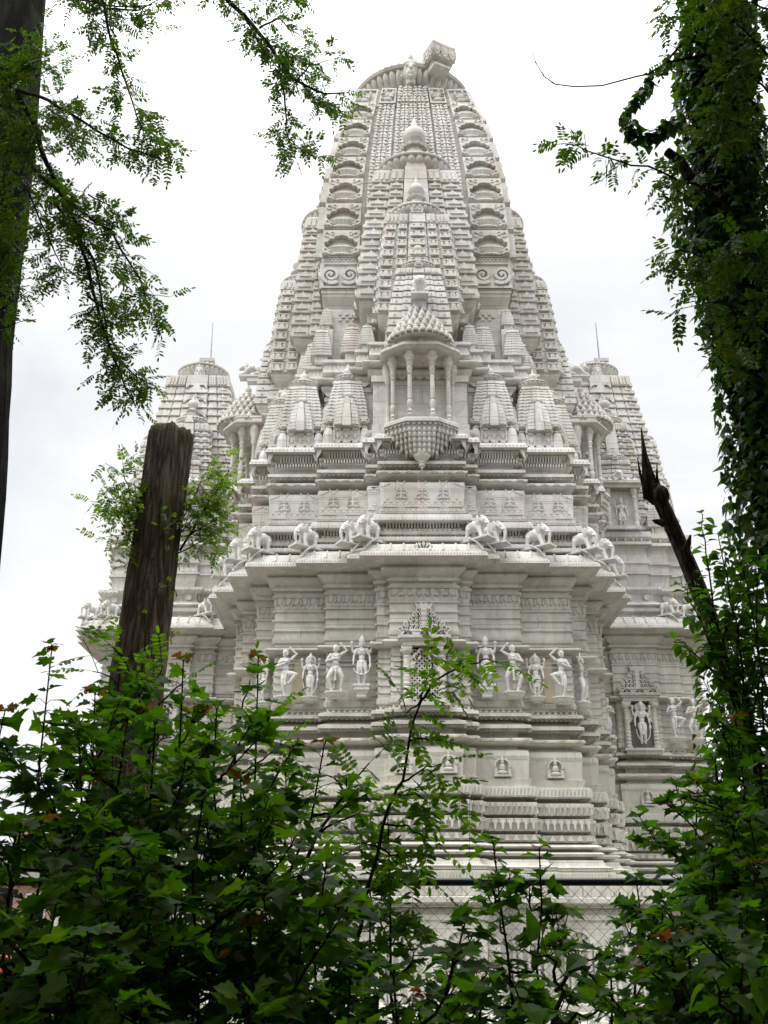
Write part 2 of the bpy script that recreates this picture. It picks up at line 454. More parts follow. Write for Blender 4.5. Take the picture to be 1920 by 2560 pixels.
def half_spire(F0, F1, w0, w1, z0, z1, rows, style, am_r, ka_r, name='half_spire', cx=0, back=1.6, parent=None, faces=(0,1,3), band=.5):
    """engaged spire: front at distance F from the tower axis, half width w; returns the object with amalaka and finial sub-parts"""
    t = lambda z: max(0, min(1, (z-z0)/(z1-z0)))
    wx = lambda z: w0 + (w1-w0)*(.35*t(z) + .65*t(z)**2.2)
    fr = lambda z: F0 + (F1-F0)*(.35*t(z) + .65*t(z)**2.2)
    S = Spire(wx, lambda z: back/2, cx, lambda z: -fr(z) + back/2, SPEC5, .06*w0+.02, 1.6)
    mb = MB()
    zb = z1 - band
    zs = [z0 + (zb-z0)*(1-(1-i/rows)**1.12) for i in range(rows+1)]
    if style == 'A': prof = [(0,-.06),(.02,.04),(.34,.045),(.36,.015),(.74,.015),(.76,-.05),(.80,-.015),(.85,.0),(.90,-.015),(.93,-.06),(.995,-.06)]
    elif style == 'B': prof = [(0,-.06),(.03,.0),(.94,.0),(.95,-.06),(.995,-.06)]
    else: prof = [(0,-.05),(.04,.012),(.76,.012),(.78,-.02),(.88,-.02),(.90,-.05),(.995,-.05)]
    S.rows(mb, zs, prof, False)
    rs = [S.ring(zb, -.05), S.ring(zb+.02, .05), S.ring(z1-.03, .05), S.ring(z1, .03), S.ring(z1, -.08), S.ring(z1+.12*am_r, -.12)]
    mb.rings(rs, True, True)
    for f in faces:
        bands = [(-1, -.64, 0), (-.60, -.30, .45), (.30, .60, .45), (.64, 1, 0)] + ([(-.25, .25, .9)] if style != 'A' else [])
        for i in range(rows):
            a, b = zs[i], zs[i+1]; h = b-a
            for t0, t1, p in bands:
                if style == 'A':
                    S.cell(mb, f, t0+.02, t1-.02, a+.30*h, a+.88*h, TREFOIL_U, .06, .02, p)
                    for q in (.2, .8): S.cell(mb, f, t0+(t1-t0)*q-.03, t0+(t1-t0)*q+.03, a+.46*h, a+.66*h, UNIT, -.05, .04, p)
                elif style == 'B':
                    S.cell(mb, f, t0+.02, t1-.02, a+.06*h, a+.9*h, HOUR, .10, 0, p)
                    for q in ([(.03,.80),(.97,.80),(.97,.94),(.03,.94)], [(.05,.2),(.16,.2),(.26,.6),(.16,.76),(.05,.76)], [(.95,.2),(.84,.2),(.74,.6),(.84,.76),(.95,.76)]):
                        S.cell(mb, f, t0+.01, t1-.01, a+.04*h, a+.94*h, q, .045, 0, p)
                elif style == 'C':
                    S.cell(mb, f, t0+.02, t1-.02, a+.08*h, a+.7*h, [(.42,.4),(.58,.4),(.58,.6),(.42,.6)], .03, .012, p)
        for t0, t1, p in [(-1,-.64,0), (-.6,-.3,.45), (.3,.6,.45), (.64,1,0)]:
            n = 3 if t1-t0 > .32 else 2
            for k in range(n):
                u0 = (k+.2)/n; u1 = (k+.8)/n
                S.cell(mb, f, t0, t1, zb+.14*band, z1-.1*band, [(u0,.1),((u0+u1)/2,0),(u1,.1),(u1,.85),((u0+u1)/2,1),(u0,.85)], .03, .05, p)
    if style == 'A':   # smooth central leaf running up over the amalaka
        for f in (0,):
            zt = z1 + am_r*.5
            for i in range(rows): S.cell(mb, f, -.27, .27, zs[i], zs[i+1], UNIT, .09, .0, .9)
            S.cell(mb, f, -.27, .27, zb, z1, UNIT, .10, .0, .9)
            yf = -fr(z1) - .2
            mb.add([(-.27*w1, yf, z1-.02), (.27*w1, yf, z1-.02), (.17*w1, yf+.02, z1+.3*am_r), (0, yf+.06, z1+.52*am_r), (-.17*w1, yf+.02, z1+.3*am_r),
                    (-.27*w1, yf+.5, z1-.02), (.27*w1, yf+.5, z1-.02), (.17*w1, yf+.5, z1+.3*am_r), (0, yf+.5, z1+.52*am_r), (-.17*w1, yf+.5, z1+.3*am_r)],
                   [(0,1,2,3,4), (1,6,7,2), (2,7,8,3), (3,8,9,4), (4,9,5,0)])
    elif style != 'M':
        yf = -fr(z1) - .12; w = .2*w1; h = .42*am_r
        mb.relief((cx, yf+.02, z1-.02), (1,0,0), UZ, (0,-1,0), [(-w,0),(w,0),(w*1.1,h*.4),(w*.6,h*.8),(0,h*1.25),(-w*.6,h*.8),(-w*1.1,h*.4)], .06)
        for sx in (-1, 1): mb.relief((cx, yf-.04, z1), (sx,0,0), UZ, (0,-1,0), ARC(w*.45, h*.35, w*.34, w*.2, w*.22, -200, 120, 8), .03)
    # base: flaring kapota under the body
    if style != 'M':
        w = S.ring(z0, .0); 
        rs = [S.ring(z0, -.02), S.ring(z0-.01, -.05, True), S.ring(z0-.09, -.04, True), S.ring(z0-.22, -.12, True), S.ring(z0-.34, -.26, True), S.ring(z0-.62, -.28, True)]
        mb.rings(list(reversed(rs)), True, True)
    o = mb.obj(name, M_ST, parent)
    cyt = -fr(z1) + am_r*.52
    a = MB(); amalaka(a, (cx, cyt, z1+.06*am_r), am_r, 1.0, .80, 26 if am_r > .4 else 16, am_r > .4)
    smooth_by_angle(a.obj('amalaka', M_ST, o), 50)
    k = MB(); k.lathe([(.36*am_r,0),(.28*am_r,.12*am_r),(.26*am_r,.3*am_r),(.24*am_r,.46*am_r)], (cx, cyt, z1+.80*am_r), 20); k.lathe([(.36*am_r,.30*am_r),(.40*am_r,.34*am_r),(.34*am_r,.40*am_r)], (cx, cyt, z1+.80*am_r), 30, 1, 1, .1, 15); kalasha(k, (cx, cyt, z1+1.22*am_r), ka_r)
    k.obj('finial', M_ST, o, True)
    return o
TREFOIL_U = [(.08,0),(.92,0),(.92,.25),(.74,.36),(.66,.62),(.58,.66),(.5,.98),(.42,.66),(.34,.62),(.26,.36),(.08,.25)]

# ------------------------------------------------------------------ THE MAIN TEMPLE
AX, CYW = .95, 28.6
T = thing('temple', 'tall white marble temple with stepped carved walls and a great curved spire', 'temple', (AX, CYW, 0))
PLAN = [(-3.66,-3.8),(-2.38,-3.8),(-2.38,-4.07),(-1.13,-4.07),(-1.13,-4.38),(-.82,-4.38),(-.82,-4.6),(.82,-4.6),(.82,-4.38),(1.13,-4.38),(1.13,-4.07),(2.38,-4.07),(2.38,-3.8),(3.66,-3.8),
        (3.66,-3.05),(4.18,-3.05),(4.18,-1.8),(4.7,-1.8),(4.7,-1.25),(4.95,-1.25),(4.95,1.25),(4.7,1.25),(4.7,1.8),(4.18,1.8),(4.18,3.05),(3.66,3.05),(3.66,3.8),
        (-3.66,3.8),(-3.66,3.05),(-4.18,3.05),(-4.18,1.8),(-4.7,1.8),(-4.7,1.25),(-4.95,1.25),(-4.95,-1.25),(-4.7,-1.25),(-4.7,-1.8),(-4.18,-1.8),(-4.18,-3.05),(-3.66,-3.05)]

def torus(z, h, r, o0, n=5):
    return [(o0 + r*math.sin(PI*k/n)**.7, z + h*k/n) for k in range(n+1)]

def lower_body(plan, parent, ymax=1.2, names=('base_moulding', 'wall', 'eave')):
    """mouldings, statue storey and eave, on any stepped plan"""
    b = MB()
    prof = [(.3,2.75),(.48,2.80),(.48,3.0),(.44,3.01),(.44,3.10),(.36,3.14),(.28,3.27),(.17,3.29),(.17,3.34),(.25,3.35),(.27,3.40),(.24,3.44),(.14,3.46),(.13,3.50),
            (.21,3.51),(.24,3.55),(.18,3.61),(.08,3.63),(.08,3.65),(.15,3.66),(.15,3.81),(.06,3.83),(.05,3.88),(.12,3.89),(.12,4.17),(.02,4.19),(.0,4.24),
            (.11,4.25),(.11,4.52),(.02,4.54),(.0,4.62),(.12,4.63),(.12,4.87),(.06,4.89),(.06,5.05),(.03,5.07),(.03,5.60),(.0,5.69),(-.05,5.74),(-.10,5.76),(-.10,5.82)]
    prof += torus(5.83, .19, .12, -.06)
    prof += [(-.10,6.03),(-.10,6.15),(.05,6.2),(.05,6.27),(.0,6.31),(-.05,6.37),(-.12,6.39),(-.12,6.44),(.05,6.48),(.05,6.55),(.0,6.59),(-.04,6.65),(-.04,6.66)]
    loft(b, plan, crisp(prof), True, True)
    run(b, plan, .05, 6.48, .11, TRI(.085), -.06, ymax); run(b, plan, .05, 6.2, .085, TRI(.07), -.06, ymax)
    run(b, plan, .12, 4.635, .06, TRI(.05), -.05, ymax); run(b, plan, .11, 4.255, .06, TRI(.05), -.05, ymax); run(b, plan, .12, 3.895, .06, TRI(.05), -.05, ymax)
    run(b, plan, .12, 4.66, .085, [(-.42,0),(.05,0),(.3,.1),(.42,.18),(-.1,.18),(-.3,.08)], .03, ymax)          # scrolling leaf band
    run(b, plan, .12, 4.66, .085, [(.1,0),(.45,0),(.45,.08)], .03, ymax)
    run(b, plan, .11, 4.28, .12, [(-.36,0),(-.18,0),(.25,.17),(.1,.19)], .04, ymax)                                  # row of striding horses
    run(b, plan, .11, 4.42, .12, DISC(.3, 7, .18, 0)[:0] or [(0,0),(.34,0),(.4,.05),(.2,.09),(0,.06)], .075, ymax)
    run(b, plan, .12, 3.93, .155, [(-.13,0),(.13,0),(.2,.12),(.42,.14),(.42,.23),(-.42,.23),(-.42,.14),(-.2,.12)], .05, ymax)   # row of elephants seen from the front
    run(b, plan, .12, 3.915, .155, [(-.1,0),(.08,0),(.16,.1),(.24,.2),(0,.235),(-.24,.2),(-.16,.1)], .10, ymax)
    run(b, plan, .15, 3.685, .2, [(-.38,0),(.38,0),(.2,.06),(.12,.11),(-.12,.11),(-.2,.06)], .04, ymax)
    run(b, plan, .48, 2.83, .07, BAR(.5, .14), .025, ymax)
    run(b, plan, .44, 3.03, .05, [(-.4,0),(.4,0),(0,.06)], .015, ymax)
    run(b, plan, .03, 5.5, .06, BAR(.6, .03), .012, ymax); run(b, plan, .03, 5.56, .06, BAR(.6, .02), .012, ymax)
    run(b, plan, .05, 5.88, .34, [(-.4,.03),(-.1,.02),(.25,.05),(.4,.085),(0,.08)], .018, ymax)
    run(b, plan, .03, 6.59, .13, [(-.45,0),(.45,0),(.2,.04),(0,.07),(-.2,.04)], .02, ymax)
    for a, d, n, l in edges(plan, .03, ymax):               # seated deity in a little arched niche on each broad bay
        if l < 1.1 or n.y > -.5: continue
        for f in ((.5,) if l < 1.5 else (.2, .5, .8)):
            o = a + d*(l*f) + UZ*5.1
            b.relief(o, d, UZ, n, [(-.2,0),(.2,0),(.2,.05),(-.2,.05)], .09)
            b.relief(o, d, UZ, n, ARC(0, .24, .17, .17, .06, -20, 200, 10), .07)
            for s in (-1, 1): b.relief(o, (d*s), UZ, n, [(.12,.05),(.19,.05),(.19,.2),(.12,.2)], .07)
            b.ball(o + n*.05 + UZ*.33, (.05,.05,.06), 8, 5); b.ball(o + n*.05 + UZ*.2, (.075,.06,.1), 8, 5); b.ball(o + n*.05 + UZ*.09, (.14,.07,.05), 8, 5)
            b.lathe([(.05,0),(.03,.06),(.005,.11)], o + n*.05 + UZ*.37, 6)
    bo = b.obj(names[0], M_LOW, parent)
    # statue storey
    w = MB()
    prof = [(-.04,6.655),(-.04,6.72),(-.02,6.72),(-.02,6.86),(-.06,6.87),(-.06,7.98),(-.03,8.0),(-.03,8.06)] + torus(8.07, .16, .12, .0) + [(.02,8.25),(.02,8.30),(0,8.31),(0,8.33),(.015,8.335),(.015,8.47),(0,8.475),
            (0,8.63),(.022,8.635),(.022,8.665),(0,8.67),(0,8.88),(.022,8.885),(.022,8.915),(0,8.92),(0,9.12),(.022,9.125),(.022,9.155),(0,9.16),(0,9.48),(.03,9.49),(.03,9.56)]
    loft(w, plan, crisp(prof, .8), True, True)
    run(w, plan, .015, 8.345, .06, BAR(.55, .11), .015, ymax)
    for z in (8.64, 8.89, 9.13): run(w, plan, .022, z, .07, BAR(.4, .02), .014, ymax)
    run(w, plan, -.02, 6.735, .07, BAR(.55, .1), .015, ymax)
    run(w, plan, .03, 9.5, .05, BAR(.5, .045), .02, ymax)
    run(w, plan, 0, 9.2, .2, [(-.02,0),(.02,0),(.05,.11),(.26,.17),(.3,.26),(.18,.33),(-.18,.33),(-.3,.26),(-.26,.17),(-.05,.11)][::1], .022, ymax)  # bells on chains
    run(w, plan, 0, 9.33, .2, [(-.5,.0),(-.44,-.05),(-.40,.02),(-.42,.14),(-.5,.14)], .035, ymax)
    run(w, plan, 0, 9.33, .2, [(.5,.0),(.44,-.05),(.40,.02),(.42,.14),(.5,.14)], .035, ymax)
    run(w, plan, .022, 9.36, .2, DISC(.045, 8, 0, 0, 5.0), .02, ymax)
    for a, d, n, l in edges(plan, -.06, ymax):              # banded pilasters at the bay ends
        segs = [(0, l)] if l < .7 else [(.0, .2), (l-.2, l)]
        for s0, s1 in segs:
            if s1-s0 < .1: continue
            w.relief(a + UZ*6.86, d, UZ, n, [(s0+.0,0),(s1,0),(s1,1.13),(s0,1.13)], .03)
            for z in (.12,.3,.48,.66,.84,.97): w.relief(a + UZ*(6.86+z) - n*.01, d, UZ, n, [(s0,0),(s1,0),(s1,.026),(s0,.026)], .07)
        if l > .7 and n.y < -.5:
            for z in (.86, .97): w.relief(a + UZ*(6.86+z) - n*.01, d, UZ, n, [(.2,0),(l-.2,0),(l-.2,.03),(.2,.03)], .05)
    # marble slabs let into the wall between the pilasters
    wo = w.obj(names[1], M_LOW, parent)
    e = MB()
    prof = [(.03,9.56),(.0,9.57),(.0,9.64),(.07,9.66),(.07,9.72),(.02,9.73),(.03,9.78),(.17,9.92),(.20,9.94),(.20,9.99),(.15,10.0),(.24,10.05),(.32,10.075),(.56,10.11),(.57,10.09),(.64,10.09),(.64,10.22),(.60,10.225),(.59,10.26),(.52,10.38),(.43,10.47),(.33,10.53),(.22,10.56)]
    loft(e, plan, crisp(prof, .35), True, True)
    run(e, plan, .64, 10.11, .065, [(-.42,0),(.42,0),(0,.09)], .02, ymax)
    run(e, plan, .61, 10.22, .085, TRI(-.05), .02, ymax)
    for a, d, n, l in edges(plan, .60, ymax):               # ribs on the sloping eave
        m = max(1, int(l/.3))
        for k in range(m+1):
            p = a + d*(l*k/m)
            q = p - n*.34
            e.tube([p + UZ*10.26 + n*.0, p - n*.07 + UZ*10.385, p - n*.16 + UZ*10.475, q + UZ*10.56], .026, 5)
    eo = e.obj(names[2], M_LOW, parent)
    return bo, wo, eo
lower_body(PLAN, T)

# plinth, wider than the body, with blind arches
PL = [(-5.4,-3.8)] + [p for p in PLAN[1:13]] + [(5.4,-3.8), (5.4,4.0), (-5.4,4.0)]
p = MB()
loft(p, PL, [(.62,-.3),(.62,.18),(.55,.22),(.55,.36),(.5,.38),(.40,.42),(.40,2.0),(.44,2.02),(.44,2.12),(.40,2.14),(.40,2.24),(.50,2.27),(.5,2.33),(.62,2.36),(.62,2.46),(.55,2.48),(.55,2.76),(.50,2.79)], True, False)
ADJ[0] = lambda z: 0.0
run(p, PL, .5, 2.27, .075, TRI(.06), -.05)
run(p, PL, .55, 2.5, .28, [(-.46,0),(-.38,0),(-.38,.24),(-.46,.24)], .03)
run(p, PL, .55, 2.5, .28, [(.05,.0),(.3,.0),(.3,.2),(.05,.2)], .018)
for a, d, n, l in edges(PL, .40):
    if n.y > -.5: continue
    m = max(1, int(l/.95))
    for k in range(m):
        c = a + d*(l*(k+.5)/m); hw = min(.36, l/m*.42)
        p.relief(c + UZ*.42, d, UZ, n, [(-hw,0),(-hw+.07,0),(-hw+.07,1.25),(-hw,1.25)], .09)
        p.relief(c + UZ*.42, d, UZ, n, [(hw-.07,0),(hw,0),(hw,1.25),(hw-.07,1.25)], .09)
        p.relief(c + UZ*1.55, d, UZ, n, ARC(0, 0, hw*.72, hw*.72, .09, 0, 180, 14), .1)
        for q in range(5):
            an = R(18 + 36*q); p.relief(c + UZ*1.55, d*math.cos(an)+UZ*math.sin(an), UZ*math.cos(an)-d*math.sin(an), n, [(.05,-.02),(hw*.66,-.05),(hw*.66,.05),(.05,.02)], .05)
        for q in (-.5, 0, .5): p.lathe([(.05,0),(.06,.2),(.04,.35),(.05,.8),(.07,1.0),(.05,1.1)], c + d*(hw*q*1.1) + n*.05 + UZ*.42, 8)
p.obj('plinth', M_LOW, T)

# ---- upper storey of the body
U = MB()
prof = [(.22,10.40),(.22,10.58),(.30,10.6),(.30,10.70),(.20,10.71),(.20,10.76),(.27,10.78),(.27,10.86),(.19,10.88),(.17,10.97),(.17,11.0),(.17,11.10),(.33,11.12),(.33,11.27),(.30,11.30),(.20,11.31),(.20,11.35),
        (.26,11.36),(.26,11.55),(.23,11.56),(.23,12.10),(.20,12.2),(.13,12.26),(.08,12.27),(.08,12.33)]
prof += torus(12.34, .22, .15, .10)
prof += [(.08,12.58),(.08,12.64),(.22,12.68),(.22,12.76),(.15,12.80),(.10,12.88),(.07,12.9),(.07,12.97),(.12,12.99),(.12,13.09),(.18,13.10),(.06,13.12),(.08,13.20),(.20,13.34),(.28,13.36),(.30,13.36),(.30,13.50),(.27,13.54),(.1,13.56)]
loft(U, PLAN, crisp(prof, 1.3), True, True)
run(U, PLAN, .20, 10.62, .075, TRI(-.05), .02); run(U, PLAN, .27, 10.78, .085, TRI(.065), -.05)
run(U, PLAN, .24, 10.45, .16, [(-.4,0),(.4,0),(.2,.06),(0,.1),(-.2,.06)], .012)
run(U, PLAN, .175, 11.0, .075, BAR(.45, .11), .11)
run(U, PLAN, .12, 12.99, .07, BAR(.45, .1), .09); run(U, PLAN, .08, 13.12, .07, BAR(.45, .19), .14)
run(U, PLAN, .22, 12.69, .12, TRI(.09), -.06)
run(U, PLAN, .26, 11.4, .11, BAR(.5, .05), .02)
run(U, PLAN, .26, 11.52, .45, BAR(.62, .025), .014)
run(U, PLAN, .235, 12.405, .3, [(-.46,0),(-.34,.05),(0,.09),(.34,.05),(.46,0),(.38,-.005),(.26,.03),(0,.06),(-.26,.03),(-.38,-.005)], .02)
run(U, PLAN, .235, 12.40, .3, [(-.5,0),(-.46,0),(-.46,.1),(-.5,.1)], .02)
run(U, PLAN, .30, 10.62, .06, BAR(.5, .06), .012); run(U, PLAN, .20, 10.89, .12, [(-.4,.07),(.4,.07),(.2,.02),(0,0),(-.2,.02)], .03)
run(U, PLAN, .33, 11.14, .09, [(-.4,.0),(.4,0),(.2,.06),(-.2,.06)], .012); run(U, PLAN, .30, 13.38, .09, [(-.4,.0),(.4,0),(.2,.06),(-.2,.06)], .012)
run(U, PLAN, .23, 11.62, .075, DISC(.018, 6, 0, 0, 14.0), .015); run(U, PLAN, .23, 11.69, .15, DISC(.03, 6, 0, 0, 7.0), .015)
run(U, PLAN, .23, 11.75, .3, BAR(.14, .02), .015)
for a, d, n, l in edges(PLAN, .23):
    if l < .2: continue
    m = 3 if l > 1.5 else (2 if l > .9 else 0)
    for k in range(m):                                  # leafy tree motifs
        c = a + d*(l*(k+1-.0)/(m+1) if m == 3 else l*(.3+.4*k)) + UZ*11.77
        for s in (-1, 1):
            dd = d*s
            for (cx, cz, r) in ((.10,.05,.062), (.085,.16,.05), (.06,.245,.036)):
                U.relief(c, dd, UZ, n, ARC(cx, cz, r, r*.55, .022, -150, 130, 9), .022)
            U.relief(c, dd, UZ, n, [(0,.0),(.02,.0),(.012,.3),(0,.36)], .022)
            U.relief(c, dd, UZ, n, [(.015,.34),(.03,.34),(.11,.47),(.085,.47)], .02)
    U.relief(a + UZ*12.02, d, UZ, n, [(0,0),(l,0),(l,.012),(0,.012)], .014)
    for s, e0 in ((1, a), (-1, a + d*l)):               # corner leaves
        U.relief(e0 + UZ*12.08, d*s, UZ, n, [(.02,0),(.06,.0),(.22,.06),(.26,.1),(.1,.07),(.02,.06)], .025)
for z, o in ((11.02, .33), (13.12, .30)):               # hanging corner leaves of the cornices
    for a, d, n, l in edges(PLAN, o):
        for s, e0 in ((1, a), (-1, a + d*l)):
            if l > .28: U.relief(e0 + UZ*(z+.24) - n*.07, d*s, UZ, n, [(0,0),(0,-.3),(.05,-.2),(.11,-.09),(.13,0)], .08)
U.obj('upper_wall', M_ST, T)

# ---- second storey behind the small spires
P2 = symplan([(1.25,4.28),(1.62,3.9),(2.55,3.35),(3.0,3.0)])
W2 = MB()
prof = [(.08,13.5),(.08,13.75),(.12,13.78),(.12,13.86),(0,13.88),(0,15.25),(.03,15.26),(.03,15.4),(0,15.42),(.05,15.5),(.12,15.62),(.12,15.68),(.05,15.7)] + torus(15.72, .22, .17, .06) + \
       [(.04,15.95),(-.12,15.96),(-.12,16.12),(.06,16.14),(.06,16.42),(.12,16.44),(.12,16.53),(.0,16.56)]
loft(W2, P2, crisp(prof, .6), True, True)
run(W2, P2, .06, 16.2, .1, [(-.3,0),(.3,0),(.3,.12),(0,.18),(-.3,.12)], .018)
run(W2, P2, .0, 15.3, .09, BAR(.4, .07), .04); run(W2, P2, .06, 15.52, .22, [(-.5,0),(.5,0),(.3,-.08),(0,-.14),(-.3,-.08)], .02)
for k in range(4):
    if k == 2: continue
    W2.M = Matrix.Rotation(PI/2*k, 4, 'Z')
    for s in (-1, 1):
        W2.box(s*1.07-.17, s*1.07+.17, -4.40, -4.2, 13.6, 15.5)
        W2.box(s*1.07-.2, s*1.07+.2, -4.44, -4.2, 13.6, 14.02)
        W2.box(s*1.07-.22, s*1.07+.22, -4.46, -4.2, 15.28, 15.44)
W2.M = None
W2.obj('second_storey', M_PLAIN, T)

# ---- the great spire
MW = smooth_fn([(18.6,2.80),(20.1,2.80),(21.8,2.745),(23.5,2.62),(25.7,2.28),(27.1,1.97),(27.85,1.80)])
SM = Spire(MW, MW, 0, lambda z: 0, [(0,.262,.9),(.292,.553,.45),(.597,1,.0)], .11, 2.6)
m = MB()
zs = [19.3 + (26.95-19.3)*(1-(1-i/8)**1.25) for i in range(9)]
zs = [19.3 + .95] + [20.25 + (26.95-20.25)*t for t in (.155,.31,.46,.60,.735,.865,1.0)]
SM.rows(m, [19.3] + zs, [(0,-.02),(.02,.0),(.985,.0),(.99,-.02),(.998,-.02)], False)
m.rings([SM.ring(26.95,-.04), SM.ring(26.97,.04), SM.ring(27.82,.05), SM.ring(27.85,.02), SM.ring(27.85,-.4)], True, True)
m.rings([SM.ring(z, o, True) for z, o in ((18.5,-.42),(18.62,-.4),(18.64,-.3),(18.85,-.18),(19.08,-.05),(19.16,-.04),(19.18,-.01),(19.26,-.01),(19.3,-.03))], True, True)
for f in (0, 1, 3):
    for s in (-1, 1):
        def T_(a): return s*a
        a, b = (.60, 1.0) if s > 0 else (-1.0, -.60)
        # scroll panel at the foot
        frame(m, SM, f, a, b, 19.32, 20.22, .07, .05)
        w = MW(19.8)*.4
        for q in (0, 1):
            c0 = SM.pt(f, (a+b)/2 + (.098 if q else -.098), 19.77); nn = SM.NRM[f]; dd = UZ.cross(-nn) if False else Vector((-nn.y, nn.x, 0))
            for r0, r1, a0, a1 in ((.30,.05,-130,520),):
                m.relief(c0 + nn*.0, dd*(1 if q else -1), UZ, nn, ARC(0,0,r0,r1,.115,a0,a1,30), .09)
            m.relief(c0, dd, UZ, nn, DISC(.05, 8), .10)
        for i in range(7):
            z0, z1 = zs[i], zs[i+1]; h = z1-z0
            zb = z0 + .2*h
            for r_, zz in ((0, .05), (1, .12)):              # pierced band
                for q in range(9):
                    u = (q+.5+(r_*.5))/9.5
                    SM.cell(m, f, a, b, z0, z1, [(u-.03,zz-.025),(u+.03,zz-.025),(u+.03,zz+.025),(u-.03,zz+.025)], .025)
            SM.cell(m, f, a, b, z0, z1, [(0,.175),(1,.175),(1,.2),(0,.2)], .04)
            # cusped arch frame and the ribbed little roof inside
            arch = [(.0,.2),(.0,1),(1,1),(1,.2),(.80,.2),(.78,.30),(.88,.36),(.94,.48),(.95,.58),(.86,.60),(.82,.70),(.70,.72),(.66,.80),(.5,.84),(.34,.80),(.30,.72),(.18,.70),(.14,.60),(.05,.58),(.06,.48),(.12,.36),(.22,.30),(.20,.2)]
            SM.cell(m, f, a, b, z0, z1, arch, .20, -.0)
            zc = (z0+.2*h); wd = MW(zc)*.4
            base = SM.pt(f, (a+b)/2, z0+.3*h)
            rot = Matrix.Rotation([0, PI/2, PI, -PI/2][f], 4, 'Z')
            rs = .40*wd
            lm = MB(); lm.M = Matrix.Translation(base) @ rot
            lm.lathe([(.60*rs,-.08*h),(.78*rs,-.06*h),(.70*rs,-.01*h),(.80*rs,.05*h),(1.0*rs,.14*h),(1.02*rs,.16*h)], (0,0,0), 60, 1, .36, .09, 22)
            lm.lathe([(1.06*rs,.155*h),(1.08*rs,.185*h),(1.0*rs,.21*h),(.80*rs,.22*h),(.78*rs,.26*h),(.82*rs,.275*h),(.66*rs,.30*h),(.3*rs,.31*h)], (0,0,0), 24, 1, .30)
            m.add(lm.v, lm.f)
            for e in (0, 1):                                  # curling leaves at the corners
                for (cu, cw, r) in ((.10,.30,.085), (.20,.24,.06), (.12,.86,.09), (.26,.90,.06)):
                    uu = cu if e == 0 else 1-cu
                    pc = SM.pt(f, a+(b-a)*uu, z0+cw*h); nn = SM.NRM[f]; dd = Vector((-nn.y, nn.x, 0))
                    m.relief(pc + nn*.19, dd*(1 if e else -1), UZ, nn, ARC(0,0,r*wd,r*.4*wd,.05*wd,-120,190,8), .04)
    # fret work of the middle bands: interlocking angular keys
    for (t0, t1, pr) in ((-.265,.265,.9), (-.555,-.29,.45), (.29,.555,.45)):
        if f: 
            if pr > .8: continue
        z = 20.0 if f == 0 else 21.0
        row = 0
        while z < (27.7 if pr > .8 else 26.85):
            w = MW(z)*(t1-t0); n = max(2, round(w/.30)); hh = .28
            for q in range(n):
                u0 = q/n; du = 1/n
                K = [[(.06,.06),(.46,.06),(.46,.30),(.28,.30),(.28,.52),(.06,.52)], [(.54,.5),(.94,.5),(.94,.94),(.74,.94),(.74,.72),(.54,.72)],
                     [(.6,.08),(.94,.08),(.94,.36),(.6,.36)], [(.08,.64),(.4,.64),(.4,.92),(.08,.92)]]
                if (q + row) % 2: K = [[(1-x, y) for x, y in k_] for k_ in K]
                for k_ in K[:4 if f == 0 else 2]:
                    SM.cell(m, f, t0, t1, z, z+hh, [(u0+du*x, y) for x, y in k_], .075 if z < 26.8 else .12, 0, pr)
            z += hh+.012; row += 1
    # framed figures under the crown
    for (t0, t1, pr) in ((-1,-.62,0), (-.56,-.29,.45), (.29,.56,.45), (.62,1,0)):
        frame(m, SM, f, t0, t1, 27.0, 27.8, .09, .07, .04, pr)
        if f: continue
        c = SM.pt(f, (t0+t1)/2, 27.12, .05, pr*.11)
        s = -1 if t0 < 0 else 1
        for q, (bx, bz, rx, rz) in enumerate(((0,.10,.17,.09), (.03*s,.27,.07,.12), (.04*s,.44,.055,.065), (-.12*s,.2,.1,.045), (.17*s,.12,.1,.05), (.1*s,.33,.12,.03), (-.2*s,.36,.05,.13))):
            m.ball(c + Vector((bx, 0, bz)), (rx, .06, rz), 8, 6)
sp = m.obj('great_spire', M_ST, T)
cr = MB(); amalaka(cr, (0,-.1,27.95), 2.06, 1, 1, 52); cr.lathe([(1.2,-.25),(1.15,.1)], (0,0,27.95), 32)
smooth_by_angle(cr.obj('crown_disc', M_ST, sp), 50)
# stone beam that carries the flag pole, turned out over the right shoulder
bx = MB()
bx.M = Matrix.Translation((.42,-1.25,28.30)) @ Matrix.Rotation(R(27), 4, 'Z')
bx.box(-.30,.30,-1.15,1.3,.1,.62); bx.box(-.36,.36,-1.2,1.3,.62,.86); bx.box(-.22,.22,-.55,-.3,-.35,.1)
bx.box(-.41,.41,-1.36,-.75,.32,.8); bx.box(-.44,.44,-1.39,-.72,.8,.9); bx.box(-.30,.30,-1.28,-.7,.02,.10)
for sx in (-.29, 0, .29):
    for (o, ux, nn) in (((sx,-1.36,.75), (1,0,0), (0,-1,0)), ((.41,-1.05+sx*.75,.75), (0,1,0), (1,0,0)), ((-.41,-1.05+sx*.75,.75), (0,-1,0), (-1,0,0))):
        bx.relief(o, ux, UZ, nn, [(-.13,0),(.13,0),(.14,-.2),(.08,-.36),(0,-.43),(-.08,-.36),(-.14,-.2)], .045)
        bx.relief(Vector(o)+Vector(nn)*.04, ux, UZ, nn, [(-.07,-.06),(.07,-.06),(.07,-.2),(0,-.32),(-.07,-.2)], .03)
bx.lathe([(.05,0),(.05,.02)], (0,-1.0,.012), 10)
bx.obj('flag_beam', M_ST, sp)

